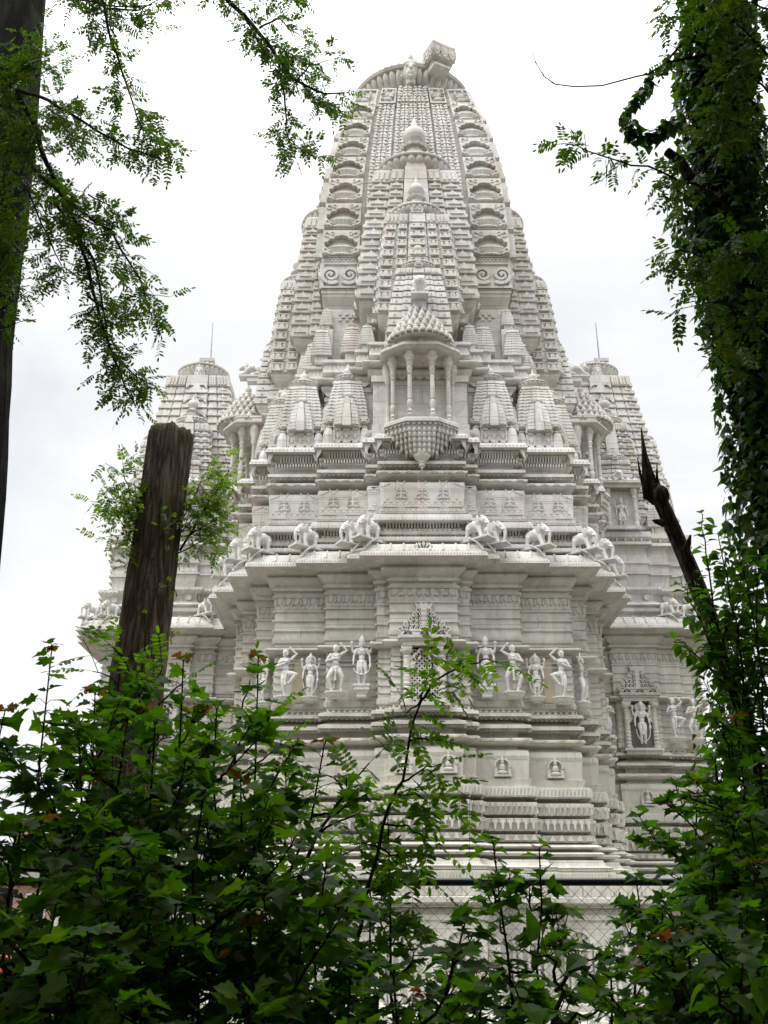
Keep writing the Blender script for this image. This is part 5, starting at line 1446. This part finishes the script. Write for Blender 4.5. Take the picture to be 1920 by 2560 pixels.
def rough_trunk(pts, rad, seg=22, seed=0, amp=.06, rings=40, top_jag=0.0):
    """bark-ridged trunk with its own uneven outline"""
    mb = MB(); rs = []
    for i in range(rings+1):
        t = i/rings; p, d = along(pts, t)
        x = t*(len(rad)-1); k = min(int(x), len(rad)-2); r0 = rad[k] + (rad[k+1]-rad[k])*(x-k)
        ring = []
        for j in range(seg):
            a = 2*PI*j/seg
            nn = noise.noise((math.cos(a)*2.2+seed, math.sin(a)*2.2, p.z*.35)) + .5*noise.noise((math.cos(a)*6+seed, math.sin(a)*6, p.z*.9))
            rg = math.cos(a*11 + 2.6*noise.noise((p.z*.9, seed, 0)) + 1.5*noise.noise((p.z*3, seed+3, math.cos(a))))
            rr = r0*(1 + amp*nn + .030*(1-2*abs(rg)**1.5) + .02*noise.noise((math.cos(a)*9, math.sin(a)*9, p.z*5+seed)))
            z = 0
            if top_jag and i == rings: z = top_jag*noise.noise((math.cos(a)*3, math.sin(a)*3, seed+5))
            ring.append((p.x + rr*math.cos(a), p.y + rr*math.sin(a), p.z + z))
        rs.append(ring)
    mb.rings(rs, False, True); return mb

# tall tree at the left edge
lt = thing('locust_tree', 'tall dark locust tree at the left edge with long drooping feathery branches', 'tree', (-3.3, 7.0, 0))
o = Vector((-3.3,7.0,0)); loc_ = lambda P: [p - o for p in P]
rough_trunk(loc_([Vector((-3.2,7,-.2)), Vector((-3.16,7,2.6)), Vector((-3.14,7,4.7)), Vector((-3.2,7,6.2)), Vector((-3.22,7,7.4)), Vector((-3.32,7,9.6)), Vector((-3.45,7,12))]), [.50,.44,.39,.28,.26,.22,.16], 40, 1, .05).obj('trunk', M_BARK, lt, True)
r = random.Random(5); lf = MB(); st = MB()
for pts, Y, dY, rad, n0 in [([(-60,40),(5,150),(72,262),(100,350),(160,480),(200,620),(245,770),(290,870)],6.6,-.6,.03,.08),
        ([(120,440),(200,560),(230,700),(250,790)],6.3,-.3,.012,.0), ([(70,360),(140,430),(240,500),(300,600),(330,690)],6.2,-.5,.014,.05),
        ([(30,190),(105,215),(180,262),(280,325),(372,352)],6.4,-.7,.016,.2), ([(205,-60),(225,20),(250,120),(285,220),(322,320)],6.2,-.4,.014,.0),
        ([(120,-40),(170,0),(260,15),(330,10)],6.3,-.4,.012,.0), ([(225,20),(300,20),(365,-10)],6.2,0,.01,.0), ([(140,455),(190,480),(255,490)],6.2,-.2,.008,.0), ([(190,640),(260,690),(320,690)],6.2,-.2,.008,.1),
        ([(60,410),(110,520),(140,600)],6.3,-.2,.008,.0), ([(100,230),(150,270),(190,330)],6.4,0,.008,.0), ([(190,420),(230,440),(262,470)],6.1,0,.006,.0), ([(240,760),(280,800),(325,830)],6.1,-.1,.007,.0)]:
    locust_branch(loc_(wiggle(uv(pts, Y, dY), r, .012, 3)), r, lf, st, rad, .034, .15, .032, .20, n0)
for q in range(60):      # shoots straight off the trunk
    z = r.uniform(5.6, 8.8); p = Vector((-3.2 + r.uniform(-.05,.3), 6.62, z)); e = p + Vector((r.uniform(-.1,.45), r.uniform(-.35,-.05), r.uniform(-.35,.2)))
    locust_branch(loc_([p, p.lerp(e,.5), e]), r, lf, st, .006, .031, .14, .06, .2, .1)
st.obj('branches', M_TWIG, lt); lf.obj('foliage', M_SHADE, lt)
# the branch that hangs in from above
r = random.Random(9); lf = MB(); st = MB()
br = thing('locust_tree', 'locust tree whose leafy branch hangs in from above, left of the temple top', 'tree', (-2.0, 3.2, 0))
o = Vector((-2.0,3.2,0))
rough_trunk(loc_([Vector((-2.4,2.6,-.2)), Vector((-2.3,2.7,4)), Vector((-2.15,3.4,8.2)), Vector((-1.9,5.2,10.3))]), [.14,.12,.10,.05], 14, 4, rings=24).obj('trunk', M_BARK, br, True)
for pts, dY, rad, n0 in [([(380,-150),(488,0),(545,50),(600,125),(640,178),(700,205),(745,200)],-.2,.022,.25), ([(603,130),(612,205),(620,280),(640,345)],-.1,.010,.1),
        ([(560,60),(600,40),(640,70),(670,90)],0,.008,.0), ([(640,178),(670,140),(715,130)],0,.007,.0), ([(655,185),(690,230),(730,225)],0,.006,.0), ([(520,30),(560,90),(590,110)],0,.006,.1),
        ([(500,-30),(560,0),(630,0)],0,.008,.0), ([(575,95),(620,110),(660,130)],0,.006,.0), ([(628,300),(660,335),(690,340)],0,.004,.1)]:
    locust_branch(loc_(wiggle(uv(pts, 6.0, dY), r, .01, 3)), r, lf, st, rad, .032, .13, .036, .16, n0)
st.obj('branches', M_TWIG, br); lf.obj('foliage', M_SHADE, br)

# cut trunk with fresh shoots
tp = at(370, 938, 7.8); bs = at(285, 1560, 7.6); bs = bs + (bs-tp)*.55
ct = thing('cut_tree', 'thick brown tree trunk sawn off at the top with fresh green shoots at its sides', 'tree', (bs.x, bs.y, 0))
o = Vector((bs.x, bs.y, 0))
rough_trunk(loc_([Vector((bs.x-.1,bs.y,-.2)), bs, bs.lerp(tp,.5), tp]), [.25,.235,.215,.20,.185,.188], 64, 8, .10, 110, .09).obj('trunk', M_BARK2, ct, True)
r = random.Random(12); lf = MB(); st = MB()
for pts, rad in [([(322,1180),(300,1110),(275,1050),(265,1000)],.009), ([(318,1220),(290,1180),(265,1140),(240,1090)],.007), ([(310,1225),(285,1225),(272,1215)],.005),
                 ([(388,1190),(430,1120),(465,1060),(500,1010)],.009), ([(392,1160),(440,1140),(485,1110)],.006), ([(395,1120),(420,1070),(445,1020)],.006), ([(385,1195),(430,1175),(462,1150)],.005),
                 ([(330,1130),(300,1090),(290,1040)],.005), ([(400,1090),(440,1080),(480,1040)],.005), ([(325,1160),(290,1130),(255,1050)],.006), ([(390,1150),(430,1110),(460,1090)],.005)]:
    st = MB(); locust_branch(loc_(wiggle(uv(pts, 7.8, -.15), r, .012, 3)), r, lf, st, rad, .034, .15, .024, .20, .1); st.obj('branch', M_TWIG, ct)
for q in range(12):
    st = MB(); p = at(r.uniform(300,390), r.uniform(1080,1420), 7.55); locust_branch(loc_([p, p+Vector((0,-.04,.03)), p+Vector((r.uniform(-.05,.05),-.08,.05))]), r, lf, st, .003, .02, .07, .06, .05, .0); st.obj('branch', M_TWIG, ct)
lf.obj('foliage', M_SHOOT, ct)

# slender locust sapling before the temple, and a leaning one
def locust_sapling(label, stems, Y, base, seed, mat, size=.040, length=.19, step=.050):
    r = random.Random(seed); lf = MB(); st = MB()
    t = thing('locust_sapling', label, 'sapling', base, 0, 'feathery locust saplings'); o = Vector(base)
    for i, (pts, rad, n0, op) in enumerate(stems):
        P = wiggle([p - o for p in uv(pts, Y)], r, .008, 3)
        if i == 0: P = [Vector((0,0,-.1))] + P
        locust_branch(P, r, lf, st, rad, size, length, step, .2, n0, 7, op)
    st.obj('stem', M_TWIG, t); lf.obj('foliage', mat, t); return t
b_ = at(735, 2230, 4.2)
locust_sapling('slender locust sapling rising across the temple front to the window niche', [
    ([(735,2230),(768,2050),(800,1880),(842,1745),(866,1690),(882,1600),(905,1520),(925,1465),(934,1432)],.0085,.20,.6),
    ([(905,1520),(940,1470),(1000,1440),(1045,1425),(1075,1432)],.005,.0,.3), ([(866,1690),(905,1665),(950,1650)],.004,.1,.3), ([(882,1600),(915,1595),(950,1600)],.004,.1,.3),
    ([(850,1720),(895,1715),(940,1740)],.004,.1,.3), ([(905,1520),(880,1540),(865,1500)],.003,.1,.2), ([(830,1780),(880,1785),(925,1810)],.004,.1,.3), ([(815,1830),(790,1820),(760,1825)],.003,.1,.3), ([(815,1830),(860,1850),(900,1880)],.004,.1,.3)],
    4.2, (b_.x-.05, 4.2, 0), 31, M_LOC)
b_ = at(560, 2080, 4.4)
locust_sapling('locust sapling leaning right out of the dark bushes toward the plinth', [
    ([(560,2080),(620,1960),(690,1800),(745,1710),(798,1648)],.012,.3,.4), ([(690,1800),(740,1770),(790,1745)],.005,.0,.3), ([(660,1860),(720,1850),(780,1830)],.005,.1,.3), ([(745,1710),(720,1680),(680,1670)],.004,.1,.2)],
    4.4, (b_.x-.3, 4.4, 0), 32, M_LOC)
b_ = at(330, 1700, 4.6)
locust_sapling('light green locust sapling in the left bushes before the cut trunk', [
    ([(330,1750),(320,1600),(300,1500),(262,1420),(235,1390)],.010,.35,.4), ([(300,1500),(340,1460),(350,1440)],.005,.0,.3), ([(305,1520),(250,1470),(200,1450)],.005,.1,.3), ([(310,1560),(360,1500),(400,1470)],.005,.1,.3)],
    4.6, (b_.x, 4.6, 0), 33, M_LOC)
b_ = at(520, 1700, 4.8)
locust_sapling('light green locust sapling between the left bushes and the temple corner', [
    ([(500,1800),(505,1660),(520,1540),(540,1470)],.010,.3,.4), ([(510,1600),(560,1560),(590,1540)],.005,.1,.3), ([(508,1640),(470,1580),(450,1540)],.005,.1,.3), ([(505,1680),(570,1640),(610,1600)],.005,.1,.3)],
    4.8, (b_.x, 4.8, 0), 34, M_LOC)

# ivy clad tree at the right edge
it = thing('ivy_tree', 'dark tree at the right edge with feathery leaves, its trunk wrapped in ivy', 'tree', (2.1, 5.0, 0))
o = Vector((2.1,5.0,0))
TR = [Vector((2.2,5.0,-.2)), Vector((2.13,5.0,2.5)), Vector((2.07,5.0,4.0)), Vector((1.98,5.0,5.3)), Vector((2.04,5.0,6.2)), Vector((2.18,5.0,7.4)), Vector((2.24,5.0,8.7))]
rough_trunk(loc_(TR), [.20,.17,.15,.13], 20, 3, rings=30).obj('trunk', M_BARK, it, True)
r = random.Random(21); lf = MB(); st = MB()
for pts, Y, rad, n0, op in [([(1600,40),(1510,60),(1450,120),(1440,135)],4.9,.010,.2,.2), ([(1610,465),(1500,400),(1400,362),(1300,335),(1215,310)],4.7,.008,.22,.5), ([(1620,20),(1540,30),(1470,40),(1430,60)],4.8,.008,.0,.2),
        ([(1640,240),(1560,150),(1500,90)],4.7,.008,.0,.2), ([(1650,330),(1600,260),(1560,260)],4.6,.007,.0,1), ([(1659,120),(1600,60),(1520,0)],4.6,.008,.0,1), ([(1600,620),(1530,560),(1470,540),(1440,550)],4.7,.007,.1,1), ([(1640,560),(1600,545),(1560,560)],4.6,.006,.0,1),
        ([(1659,420),(1640,480),(1630,560)],4.8,.007,.0,1), ([(1659,640),(1620,700),(1590,760)],4.7,.007,.0,1), ([(1630,700),(1560,650),(1480,665)],4.7,.005,.2,1), ([(1580,0),(1520,-10),(1440,10)],4.7,.007,.0,.2), ([(1660,200),(1620,160),(1580,180)],4.6,.006,.0,1),
        ([(1640,60),(1590,110),(1550,220),(1560,320)],4.6,.006,.0,1), ([(1659,20),(1610,0),(1560,40)],4.5,.006,.0,1), ([(1650,820),(1600,800),(1550,770)],4.6,.006,.2,1)]:
    locust_branch(loc_(wiggle(uv(pts, Y, -.15), r, .01, 3)), r, lf, st, rad, .034, .14 if op > .3 else .115, .030 if op > .3 else .042, .13, n0, 6, op)
st.tube(loc_(uv([(1490,385),(1470,350),(1440,327)], 4.8)), [.035,.03,.026], 8)
for pts, a, b in [([(1440,135),(1400,160),(1375,165),(1300,185),(1240,187),(1200,182),(1175,165),(1160,140),(1150,115)],.006,.0022), ([(1200,182),(1180,175),(1170,150)],.002,.0012), ([(1180,178),(1186,196),(1192,205)],.002,.001), ([(1163,145),(1140,112),(1132,116)],.002,.001), ([(1152,118),(1154,108)],.0015,.001), ([(1520,120),(1440,135)],.01,.006), ([(1480,120),(1440,90),(1425,65)],.003,.0015), ([(1560,150),(1470,155),(1420,162)],.004,.0015),
                  ([(1659,10),(1625,45),(1605,65)],.004,.002), ([(1659,540),(1620,550),(1590,545)],.005,.003)]:
    P = loc_(uv(pts, 4.8, -.1)); st.tube(P, [a + (b-a)*i/(len(P)-1) for i in range(len(P))], 5)
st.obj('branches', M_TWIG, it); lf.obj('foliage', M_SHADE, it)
iv = thing('ivy', 'glossy dark ivy wrapping the right edge tree and hanging in a hook from its branch', 'ivy', (2.1, 4.9, 0))
o = Vector((2.1,4.9,0)); lf = MB(); st = MB(); r = random.Random(22)
def ivy_leaf(p, out, size):
    t = Vector((0,0,-1)) + out*r.uniform(.0,.7) + rv(r,.8); n = (out + Vector((0,0,.55)) + rv(r,.7)).normalized()
    fan(lf, IVY, (0,.3), p, t, n, size, r.uniform(0,.25), r.uniform(0,.3))
EDGE = [(9.6,.20),(8.0,.22),(6.9,.25),(6.3,.26),(5.6,.31),(5.2,.23),(4.9,.25),(4.55,.21),(4.0,.26),(3.6,.34),(3.1,.42),(2.6,.62),(2.0,.7),(1.2,.7)]
ef = lerp_fn(sorted((z, w) for z, w in EDGE))
for k in range(19000):
    z = r.uniform(.9, 9.6); a = r.uniform(0, 2*PI)
    if math.sin(a) > .55 and r.random() < .7: continue
    rr = ef(z)*(r.uniform(.35,1.0)**.6 + .18*noise.noise((math.cos(a)*2, math.sin(a)*2, z*2.2)))
    c = along(TR, min(1, (z+.2)/8.95))[0]
    ivy_leaf(Vector((c.x+rr*math.cos(a), c.y+rr*math.sin(a), z)) - o, Vector((math.cos(a), math.sin(a), 0)), r.uniform(.028,.07))
HOOK = [(1500,70),(1450,120),(1410,165),(1385,205),(1362,235),(1353,262),(1360,285),(1380,298),(1402,300),(1425,285),(1440,270),(1462,258)]
P = wiggle(loc_(uv(HOOK, 4.85, -.1)), r, .006, 2); st.tube(P, [.009*(1-.7*i/(len(P)-1)) for i in range(len(P))], 5)
for k in range(210):
    t = r.random()**.8; p, d = along(P, t); dn = .028 if t < .35 else .045
    if t < .35 and r.random() < .55: continue
    v_ = rv(r); v_ = (v_ - d*v_.dot(d)).normalized()
    ivy_leaf(p + v_*dn*r.random(), v_, r.uniform(.04,.075))
for k in range(7):          # climbing stems on the bark
    a = r.uniform(PI, 2*PI); q = []
    for i in range(15):
        c = along(TR, i/14)[0]; an = a + .3*math.sin(i*.9+k); rr = .20 - .004*i
        q.append(Vector((c.x + rr*math.cos(an), c.y + rr*math.sin(an), c.z)) - o)
    st.tube(q, .012, 5)
st.obj('stems', M_TWIG, iv); lf.obj('foliage', M_IVY, iv)

# broken dead trunk leaning left beside the ivy
sn = thing('broken_trunk', 'broken dead trunk leaning left with a splintered tip before the right shrine tower', 'tree', (2.0, 5.4, 0))
o = Vector((2.0,5.4,0))
PS = uv([(1720,2050),(1640,1720),(1588,1500),(1535,1340),(1490,1225),(1440,1110),(1412,1050)], 5.5); PS[0].z = -.1
t_ = rough_trunk(loc_(PS), [.085,.075,.064,.058,.052,.047,.042], 24, 6, .2, 70)
for (u, v, u0, v0, w_) in ((1385,924,1408,1060,.034), (1388,948,1402,1050,.034), (1377,988,1396,1060,.016), (1396,985,1414,1065,.034), (1419,1002,1424,1066,.018), (1404,1010,1418,1070,.03)):
    b0_ = at(u0, v0+18, 5.5); e_ = at(u, v, 5.48)
    t_.tube(loc_([b0_, b0_.lerp(e_,.3)+Vector((.004,0,0)), b0_.lerp(e_,.62)-Vector((.005,0,0)), e_]), [w_*1.15, w_, w_*.5, .003], 5)
for (u, v, du, dv) in ((1432,1130,-22,-6), (1480,1190,12,-35), (1420,1080,18,-16)):
    t_.tube(loc_([at(u,v,5.45), at(u+du*.6,v+dv*.5,5.42), at(u+du,v+dv,5.4)]), [.024,.016,.005], 6)
t_.ball(loc_([at(1428,1070,5.45)])[0], (.05,.05,.06), 8, 6)
t_.obj('trunk', M_SNAG, sn, True)

# shoots with rounded leaves
def shoots(label, stems, Y, base, seed, mat, outline, size, step, name='leafy_shoot', cat='shrub', centre=(0,.4)):
    r = random.Random(seed); lf = MB(); st = MB(); t = thing(name, label, cat, base); o = Vector(base)
    for pts, rad in stems:
        P = wiggle([p - o for p in uv(pts, Y, -.1)], r, .008, 3)
        st.tube(P, [rad*(1-.75*i/(len(P)-1)) for i in range(len(P))], 5)
        tot = sum((b-a).length for a, b in zip(P, P[1:])); n = int(tot/step)
        for i in range(n):
            p, d = along(P, .12 + .88*(i+.5)/n); sd = rv(r); sd = (sd - d*sd.dot(d)).normalized()
            q = p + (sd + d*.3).normalized()*size*.35
            st.tube([p, q], .0013, 3, False)
            fan(lf, outline, centre, q, sd + d*.3 + Vector((0,0,r.uniform(-.6,.1))), Vector((0,0,1)) + rv(r,.5), size*r.uniform(.65,1.15), r.uniform(.1,.5), r.uniform(.05,.5))
    st.obj('stem', M_TWIG, t); lf.obj('foliage', mat, t); return t
b_ = at(1640, 1700, 4.6)
shoots('bright shoots with rounded leaves around the leaning broken trunk', [([(1640,1700),(1590,1500),(1545,1330),(1522,1200),(1518,1110)],.008), ([(1600,1560),(1540,1400),(1490,1290),(1470,1250)],.006), ([(1610,1560),(1600,1400),(1570,1250),(1550,1150)],.007), ([(1590,1500),(1540,1450),(1480,1390),(1455,1385)],.006),
    ([(1620,1600),(1640,1450),(1620,1300),(1590,1180)],.006), ([(1570,1420),(1520,1400),(1480,1420)],.005), ([(1560,1380),(1600,1290),(1640,1260)],.005), ([(1630,1650),(1570,1560),(1520,1470)],.006), ([(1640,1680),(1600,1600),(1545,1560)],.006), ([(1655,1600),(1645,1500),(1650,1380)],.006), ([(1540,1340),(1510,1290),(1500,1240)],.004),
    ([(1640,1650),(1590,1520),(1560,1430),(1575,1350)],.006), ([(1650,1640),(1610,1500),(1640,1400)],.006), ([(1630,1720),(1560,1640),(1530,1560),(1540,1500)],.006), ([(1600,1500),(1550,1380),(1520,1330),(1480,1330)],.005), ([(1655,1560),(1610,1440),(1580,1300)],.005),
    ([(1640,1760),(1580,1700),(1540,1640)],.006), ([(1659,1500),(1630,1350),(1640,1200)],.006), ([(1590,1480),(1530,1440),(1500,1460)],.005), ([(1650,1700),(1620,1560),(1590,1400),(1600,1330)],.006)], 4.6, (b_.x, 4.6, 0), 41, M_BROAD, OVATE, .062, .017)
b_ = at(1180, 2300, 2.3)
shoots('shoot with broad drooping leaves at the bottom right of centre', [([(1180,2330),(1210,2140),(1200,2080),(1130,2050)],.006), ([(1200,2140),(1250,2090),(1290,2070)],.005), ([(1190,2230),(1250,2190),(1310,2190)],.005), ([(1190,2250),(1140,2170),(1100,2110)],.004)], 2.3, (b_.x, 2.3, 0), 42, M_BROAD, OVATE, .062, .040)
b_ = at(1600, 2300, 2.2)
shoots('shoot with broad drooping leaves in the bottom right corner', [([(1610,2330),(1600,2150),(1605,2080)],.006), ([(1600,2150),(1640,2110),(1670,2090)],.005), ([(1605,2230),(1560,2170),(1540,2110)],.005), ([(1610,2260),(1650,2220),(1680,2200)],.004)], 2.2, (b_.x, 2.2, 0), 43, M_BROAD, OVATE, .062, .040)

# ------------------------------------------------------------------ chain link fence
fe = thing('chain_link_fence', 'green chain link fence with a dark top rail below the temple plinth', 'fence', (0, 5.8, 0))
X0, X1, ZT = -7.0, 7.0, 1.925
q = MB(); q.tube([(X0,0,ZT),(X1,0,ZT)], .0195, 10); q.obj('top_rail', M_RAIL, fe, True)
for x in (-6.75,-3.95,-1.15,1.65,4.45):
    q = MB(); q.lathe([(.03,-.3),(.03,ZT-.02),(.036,ZT-.01),(.036,ZT+.05),(.02,ZT+.07)], (x,.05,0), 12); q.obj('post', M_RAIL, fe, True)
q = MB(); pw, ph = .070, .066
for i in range(int(5.2/pw)):
    x = -2.4 + i*pw
    pts = []
    z = .05; k = 0
    while z < ZT+.03:
        pts.append((x + (pw*.5 if k % 2 else -.0)*1.04 + (0 if k % 2 else -.0), -.022 + (.003 if k % 2 else -.003), z)); z += ph/2; k += 1
    q.tube(pts, .0017, 4)
    pts2 = [(2*(x+pw*.5) - a - pw*.0, b_2+.0035, c) for a, b_2, c in pts]
    q.tube([(a - 0, b_2, c) for a, b_2, c in pts2], .0017, 4)
q.obj('wire_mesh', M_WIRE, fe)

# ------------------------------------------------------------------ glimpses beyond, left
def house(loc, label, w, d, h, rh, seed):
    t = thing('brick_house', label, 'house', loc)
    wl = MB(); wl.box(-w,w,-d,d,-.2,h); wl.obj('wall', M_BRICK, t)
    rf = MB(); rf.add([(-w-.4,-d-.4,h),(w+.4,-d-.4,h),(w+.4,d+.4,h),(-w-.4,d+.4,h),(-w*.45,0,h+rh),(w*.45,0,h+rh)], [(0,1,5,4),(1,2,5),(2,3,4,5),(3,0,4),(3,2,1,0)])
    ro = rf.obj('roof', M_ROOF, t)
    for x in (-w*.4, w*.35, w*.55):
        c = MB(); c.box(x-.5,x+.5,-.5,.5,h+rh-.9,h+rh+.6)
        for q in (-.25,.25): c.lathe([(.14,0),(.12,.5)], (x+q,0,h+rh+.6), 8)
        c.obj('chimney', M_BRICK, ro)
    for x in (-w*.55, 0, w*.55):
        f = MB(); f.box(x-.6,x+.6,-d-.06,-d,h-2.2,h-.7); fo = f.obj('window', M_FRAME, t)
        g_ = MB(); g_.box(x-.5,x+.5,-d-.08,-d-.06,h-2.1,h-.8); g_.obj('pane', M_DARK, fo)
M_BRICK = plain('pinkish_brick', (.34,.22,.17), .85, .2, 3, .2); M_ROOF = plain('grey_roof_tiles', (.13,.12,.12), .8, .2, 4, .2); M_FRAME = plain('window_frame', (.5,.5,.48), .6)
M_ORANGE = plain('orange_paint', (.65,.085,.015), .45, .4, 5, .15); M_RUBBER = plain('rubber_track', (.02,.02,.02), .8)
hp = at(85, 1885, 62)
house((hp.x, 66, 0), 'pinkish brick house with grey hipped roof and chimneys far off at the left', 5.5, 4.0, hp.z-.4, 2.6, 1)
ex = thing('excavator', 'orange red digging machine glimpsed through the leaves at the left edge', 'excavator', (-6.25, 17.2, 0), PI)
b = MB()
b.rings([[(-1.3,-.75,.75),(.9,-.75,.75),(.9,.75,.75),(-1.3,.75,.75)],[(-1.35,-.8,.85),(.95,-.8,.85),(.95,.8,.85),(-1.35,.8,.85)],[(-1.35,-.8,1.25),(.95,-.8,1.25),(.95,.8,1.25),(-1.35,.8,1.25)],[(-1.2,-.7,1.42),(.85,-.7,1.42),(.85,.7,1.42),(-1.2,.7,1.42)]], True, True)
b.obj('body', M_ORANGE, ex)
c = MB(); c.box(-.3,.8,-.6,.3,1.42,2.3); c.box(-.35,.85,-.65,.35,2.3,2.38); c.obj('cab', M_DARK, ex)
a_ = MB(); a_.tube([(.9,.4,1.2),(1.7,.4,2.2),(2.6,.4,1.9)], [.14,.13,.11], 6); a_.tube([(2.6,.4,1.9),(2.75,.4,.8)], [.1,.08], 6); a_.obj('arm', M_ORANGE, ex)
bk = MB(); bk.rings([[(2.5,.1,.3),(3.1,.1,.3),(3.1,.7,.3),(2.5,.7,.3)],[(2.55,.05,.85),(2.95,.05,.85),(2.95,.75,.85),(2.55,.75,.85)]], True, True); bk.obj('bucket', M_ORANGE, ex)
for y in (-.7, .7):
    k_ = MB(); pts = [(-1.1,.12),(-1.3,.32),(-1.1,.52),(.9,.52),(1.1,.32),(.9,.12)]
    k_.rings([[(x, y-.18, z) for x, z in pts], [(x, y+.18, z) for x, z in pts]], True, True); k_.obj('track', M_RUBBER, ex)

# ------------------------------------------------------------------ the wood the picture is taken from (overhead and behind), unseen, its crowns added to block skylight
M_WOOD = leaf_mat('wood_leaf', [(.03,.07,.016),(.05,.10,.02),(.04,.085,.018)], .5, .25, .3)
wd = MB(); r = random.Random(77)
def crown(cx, cy, cz, rx, ry, rz, n, size):
    for k in range(int(n*1.35)):
        v = rv(r)
        while v.length > 1 or v.length < .25: v = rv(r)
        p = Vector((cx+v.x*rx, cy+v.y*ry, cz+v.z*rz))
        y = max(p.y, .01)
        if (p.z-EYE) < y*1.30 + .5 and abs(p.x) < y*.62 + .6 and p.y > -.2: continue      # stays out of the camera's view
        fan(wd, OVATE, (0,.4), p, rv(r), rv(r), size*r.uniform(.7,1.3), .1, .1)
for (cx, cy, cz, rx, ry, rz, n) in ((-3.4,3.8,10.2,2.4,1.8,1.5,500), (3.6,3.8,10.2,2.2,1.8,1.5,350), (-3.2,1.8,8.9,2.8,1.7,1.5,1000), (0,1.8,8.9,2.6,1.7,1.5,1000), (3.2,1.8,8.9,2.8,1.7,1.5,1000), (-3.5,-.2,9.5,3.4,2.6,2.4,1300), (.5,-.9,9.6,3.4,2.6,2.2,1300), (3.8,-.2,9.5,3.2,2.6,2.4,1300), (-7,4.5,7.5,2.6,3.5,4.0,1300), (7.2,4.5,7.5,2.6,3.5,4.0,1300),
        (-5,-4,7,4,3.5,5,1500), (0,-5,7,4,3.5,5.5,1500), (5,-4,7,4,3.5,5,1500), (-11,1,6.5,4,4,5.5,1300), (11,1,6.5,4,4,5.5,1300), (-4.6,3.4,2.6,1.6,2.2,2.2,500), (4.9,3.4,2.6,1.6,2.2,2.2,500), (0,-4,1.6,5,1.6,1.6,700)):
    crown(cx, cy, cz, rx, ry, rz, n, .44)
for (x, y) in ((-5,-4),(0,-5.5),(5,-4),(-11,1),(11,1),(-7.4,4.6),(7.4,4.6)):
    wd.tube([(x,y,-.2),(x+.1,y,4),(x,y+.1,9)], [.24,.2,.1], 8)
tag(wd.obj('wood', M_WOOD), 'leafy wood around and above the camera, out of view, added as one mass for its shade', 'wood', None, 'stuff')
# ------------------------------------------------------------------ camera, light, sky
cam = bpy.data.cameras.new('camera'); co = bpy.data.objects.new('camera', cam); C.objects.link(co)
co.location = (0,0,EYE); co.rotation_euler = (R(90+PITCH), 0, 0)
cam.sensor_fit = 'VERTICAL'; cam.sensor_height = 24.0; cam.lens = 24.0*FPX/2560; cam.clip_end = 3000; cam.clip_start = .05
bpy.context.scene.camera = co
SUN_EL, SUN_AZ = 52, -128        # azimuth measured from +Y (away from the camera) towards +X
sl = bpy.data.lights.new('sun', 'SUN'); sl.energy = 1.15; sl.angle = R(28); sl.color = (1, .965, .91)
so_ = bpy.data.objects.new('sun', sl); C.objects.link(so_)
d = Vector((math.sin(R(SUN_AZ))*math.cos(R(SUN_EL)), math.cos(R(SUN_AZ))*math.cos(R(SUN_EL)), math.sin(R(SUN_EL))))
so_.rotation_euler = (-d).to_track_quat('-Z', 'Y').to_euler()
w = bpy.data.worlds.new('World'); bpy.context.scene.world = w; w.use_nodes = True
nt = w.node_tree; nt.nodes.clear(); L = nt.links.new
out = nt.nodes.new('ShaderNodeOutputWorld'); bg = nt.nodes.new('ShaderNodeBackground'); bg.inputs[1].default_value = .12
sky = nt.nodes.new('ShaderNodeTexSky'); sky.sky_type = 'NISHITA'; sky.sun_disc = False; sky.sun_elevation = R(SUN_EL); sky.sun_rotation = R(SUN_AZ)
sky.dust_density = 2.0
tc = N(nt, 'ShaderNodeTexCoord')
mp = N(nt, 'ShaderNodeMapping'); mp.inputs['Scale'].default_value = (1.2, 1.2, 2.6); L(tc.outputs['Generated'], mp.inputs[0])
nz = N(nt, 'ShaderNodeTexNoise', i_Scale=1.7, i_Detail=7.0, i_Roughness=.55, i_Distortion=.5); L(mp.outputs[0], nz.inputs['Vector'])
rc = ramp(nt, [(.30, (.80,.80,.80)), (.52, (1,1,1))]); L(nz.outputs[0], rc.inputs[0])
cl = ramp(nt, [(.34, (6.75,6.9,7.1)), (.50, (7.1,7.18,7.28)), (.62, (7.6,7.6,7.6))]); L(nz.outputs[0], cl.inputs[0])
col = mixc(nt, rc.outputs[0], sky.outputs[0], cl.outputs[0])
# an overcast sky is about three times brighter overhead than at the horizon
sp_ = N(nt, 'ShaderNodeSeparateXYZ'); L(tc.outputs['Generated'], sp_.inputs[0])
mr = N(nt, 'ShaderNodeMapRange', interpolation_type='SMOOTHSTEP', i_From_Min=.58, i_From_Max=1.0, i_To_Min=.88, i_To_Max=4.2); L(sp_.outputs[2], mr.inputs[0])
vm = N(nt, 'ShaderNodeVectorMath', operation='SCALE'); L(col, vm.inputs[0]); L(mr.outputs[0], vm.inputs['Scale']); col = vm.outputs[0]
L(col, bg.inputs[0]); L(bg.outputs[0], out.inputs[0])
vs = bpy.context.scene.view_settings
bpy.context.scene.display_settings.display_device = 'sRGB'
vs.view_transform = 'Standard'; vs.look = 'None'; vs.exposure = .39; vs.gamma = 1; vs.use_curve_mapping = False
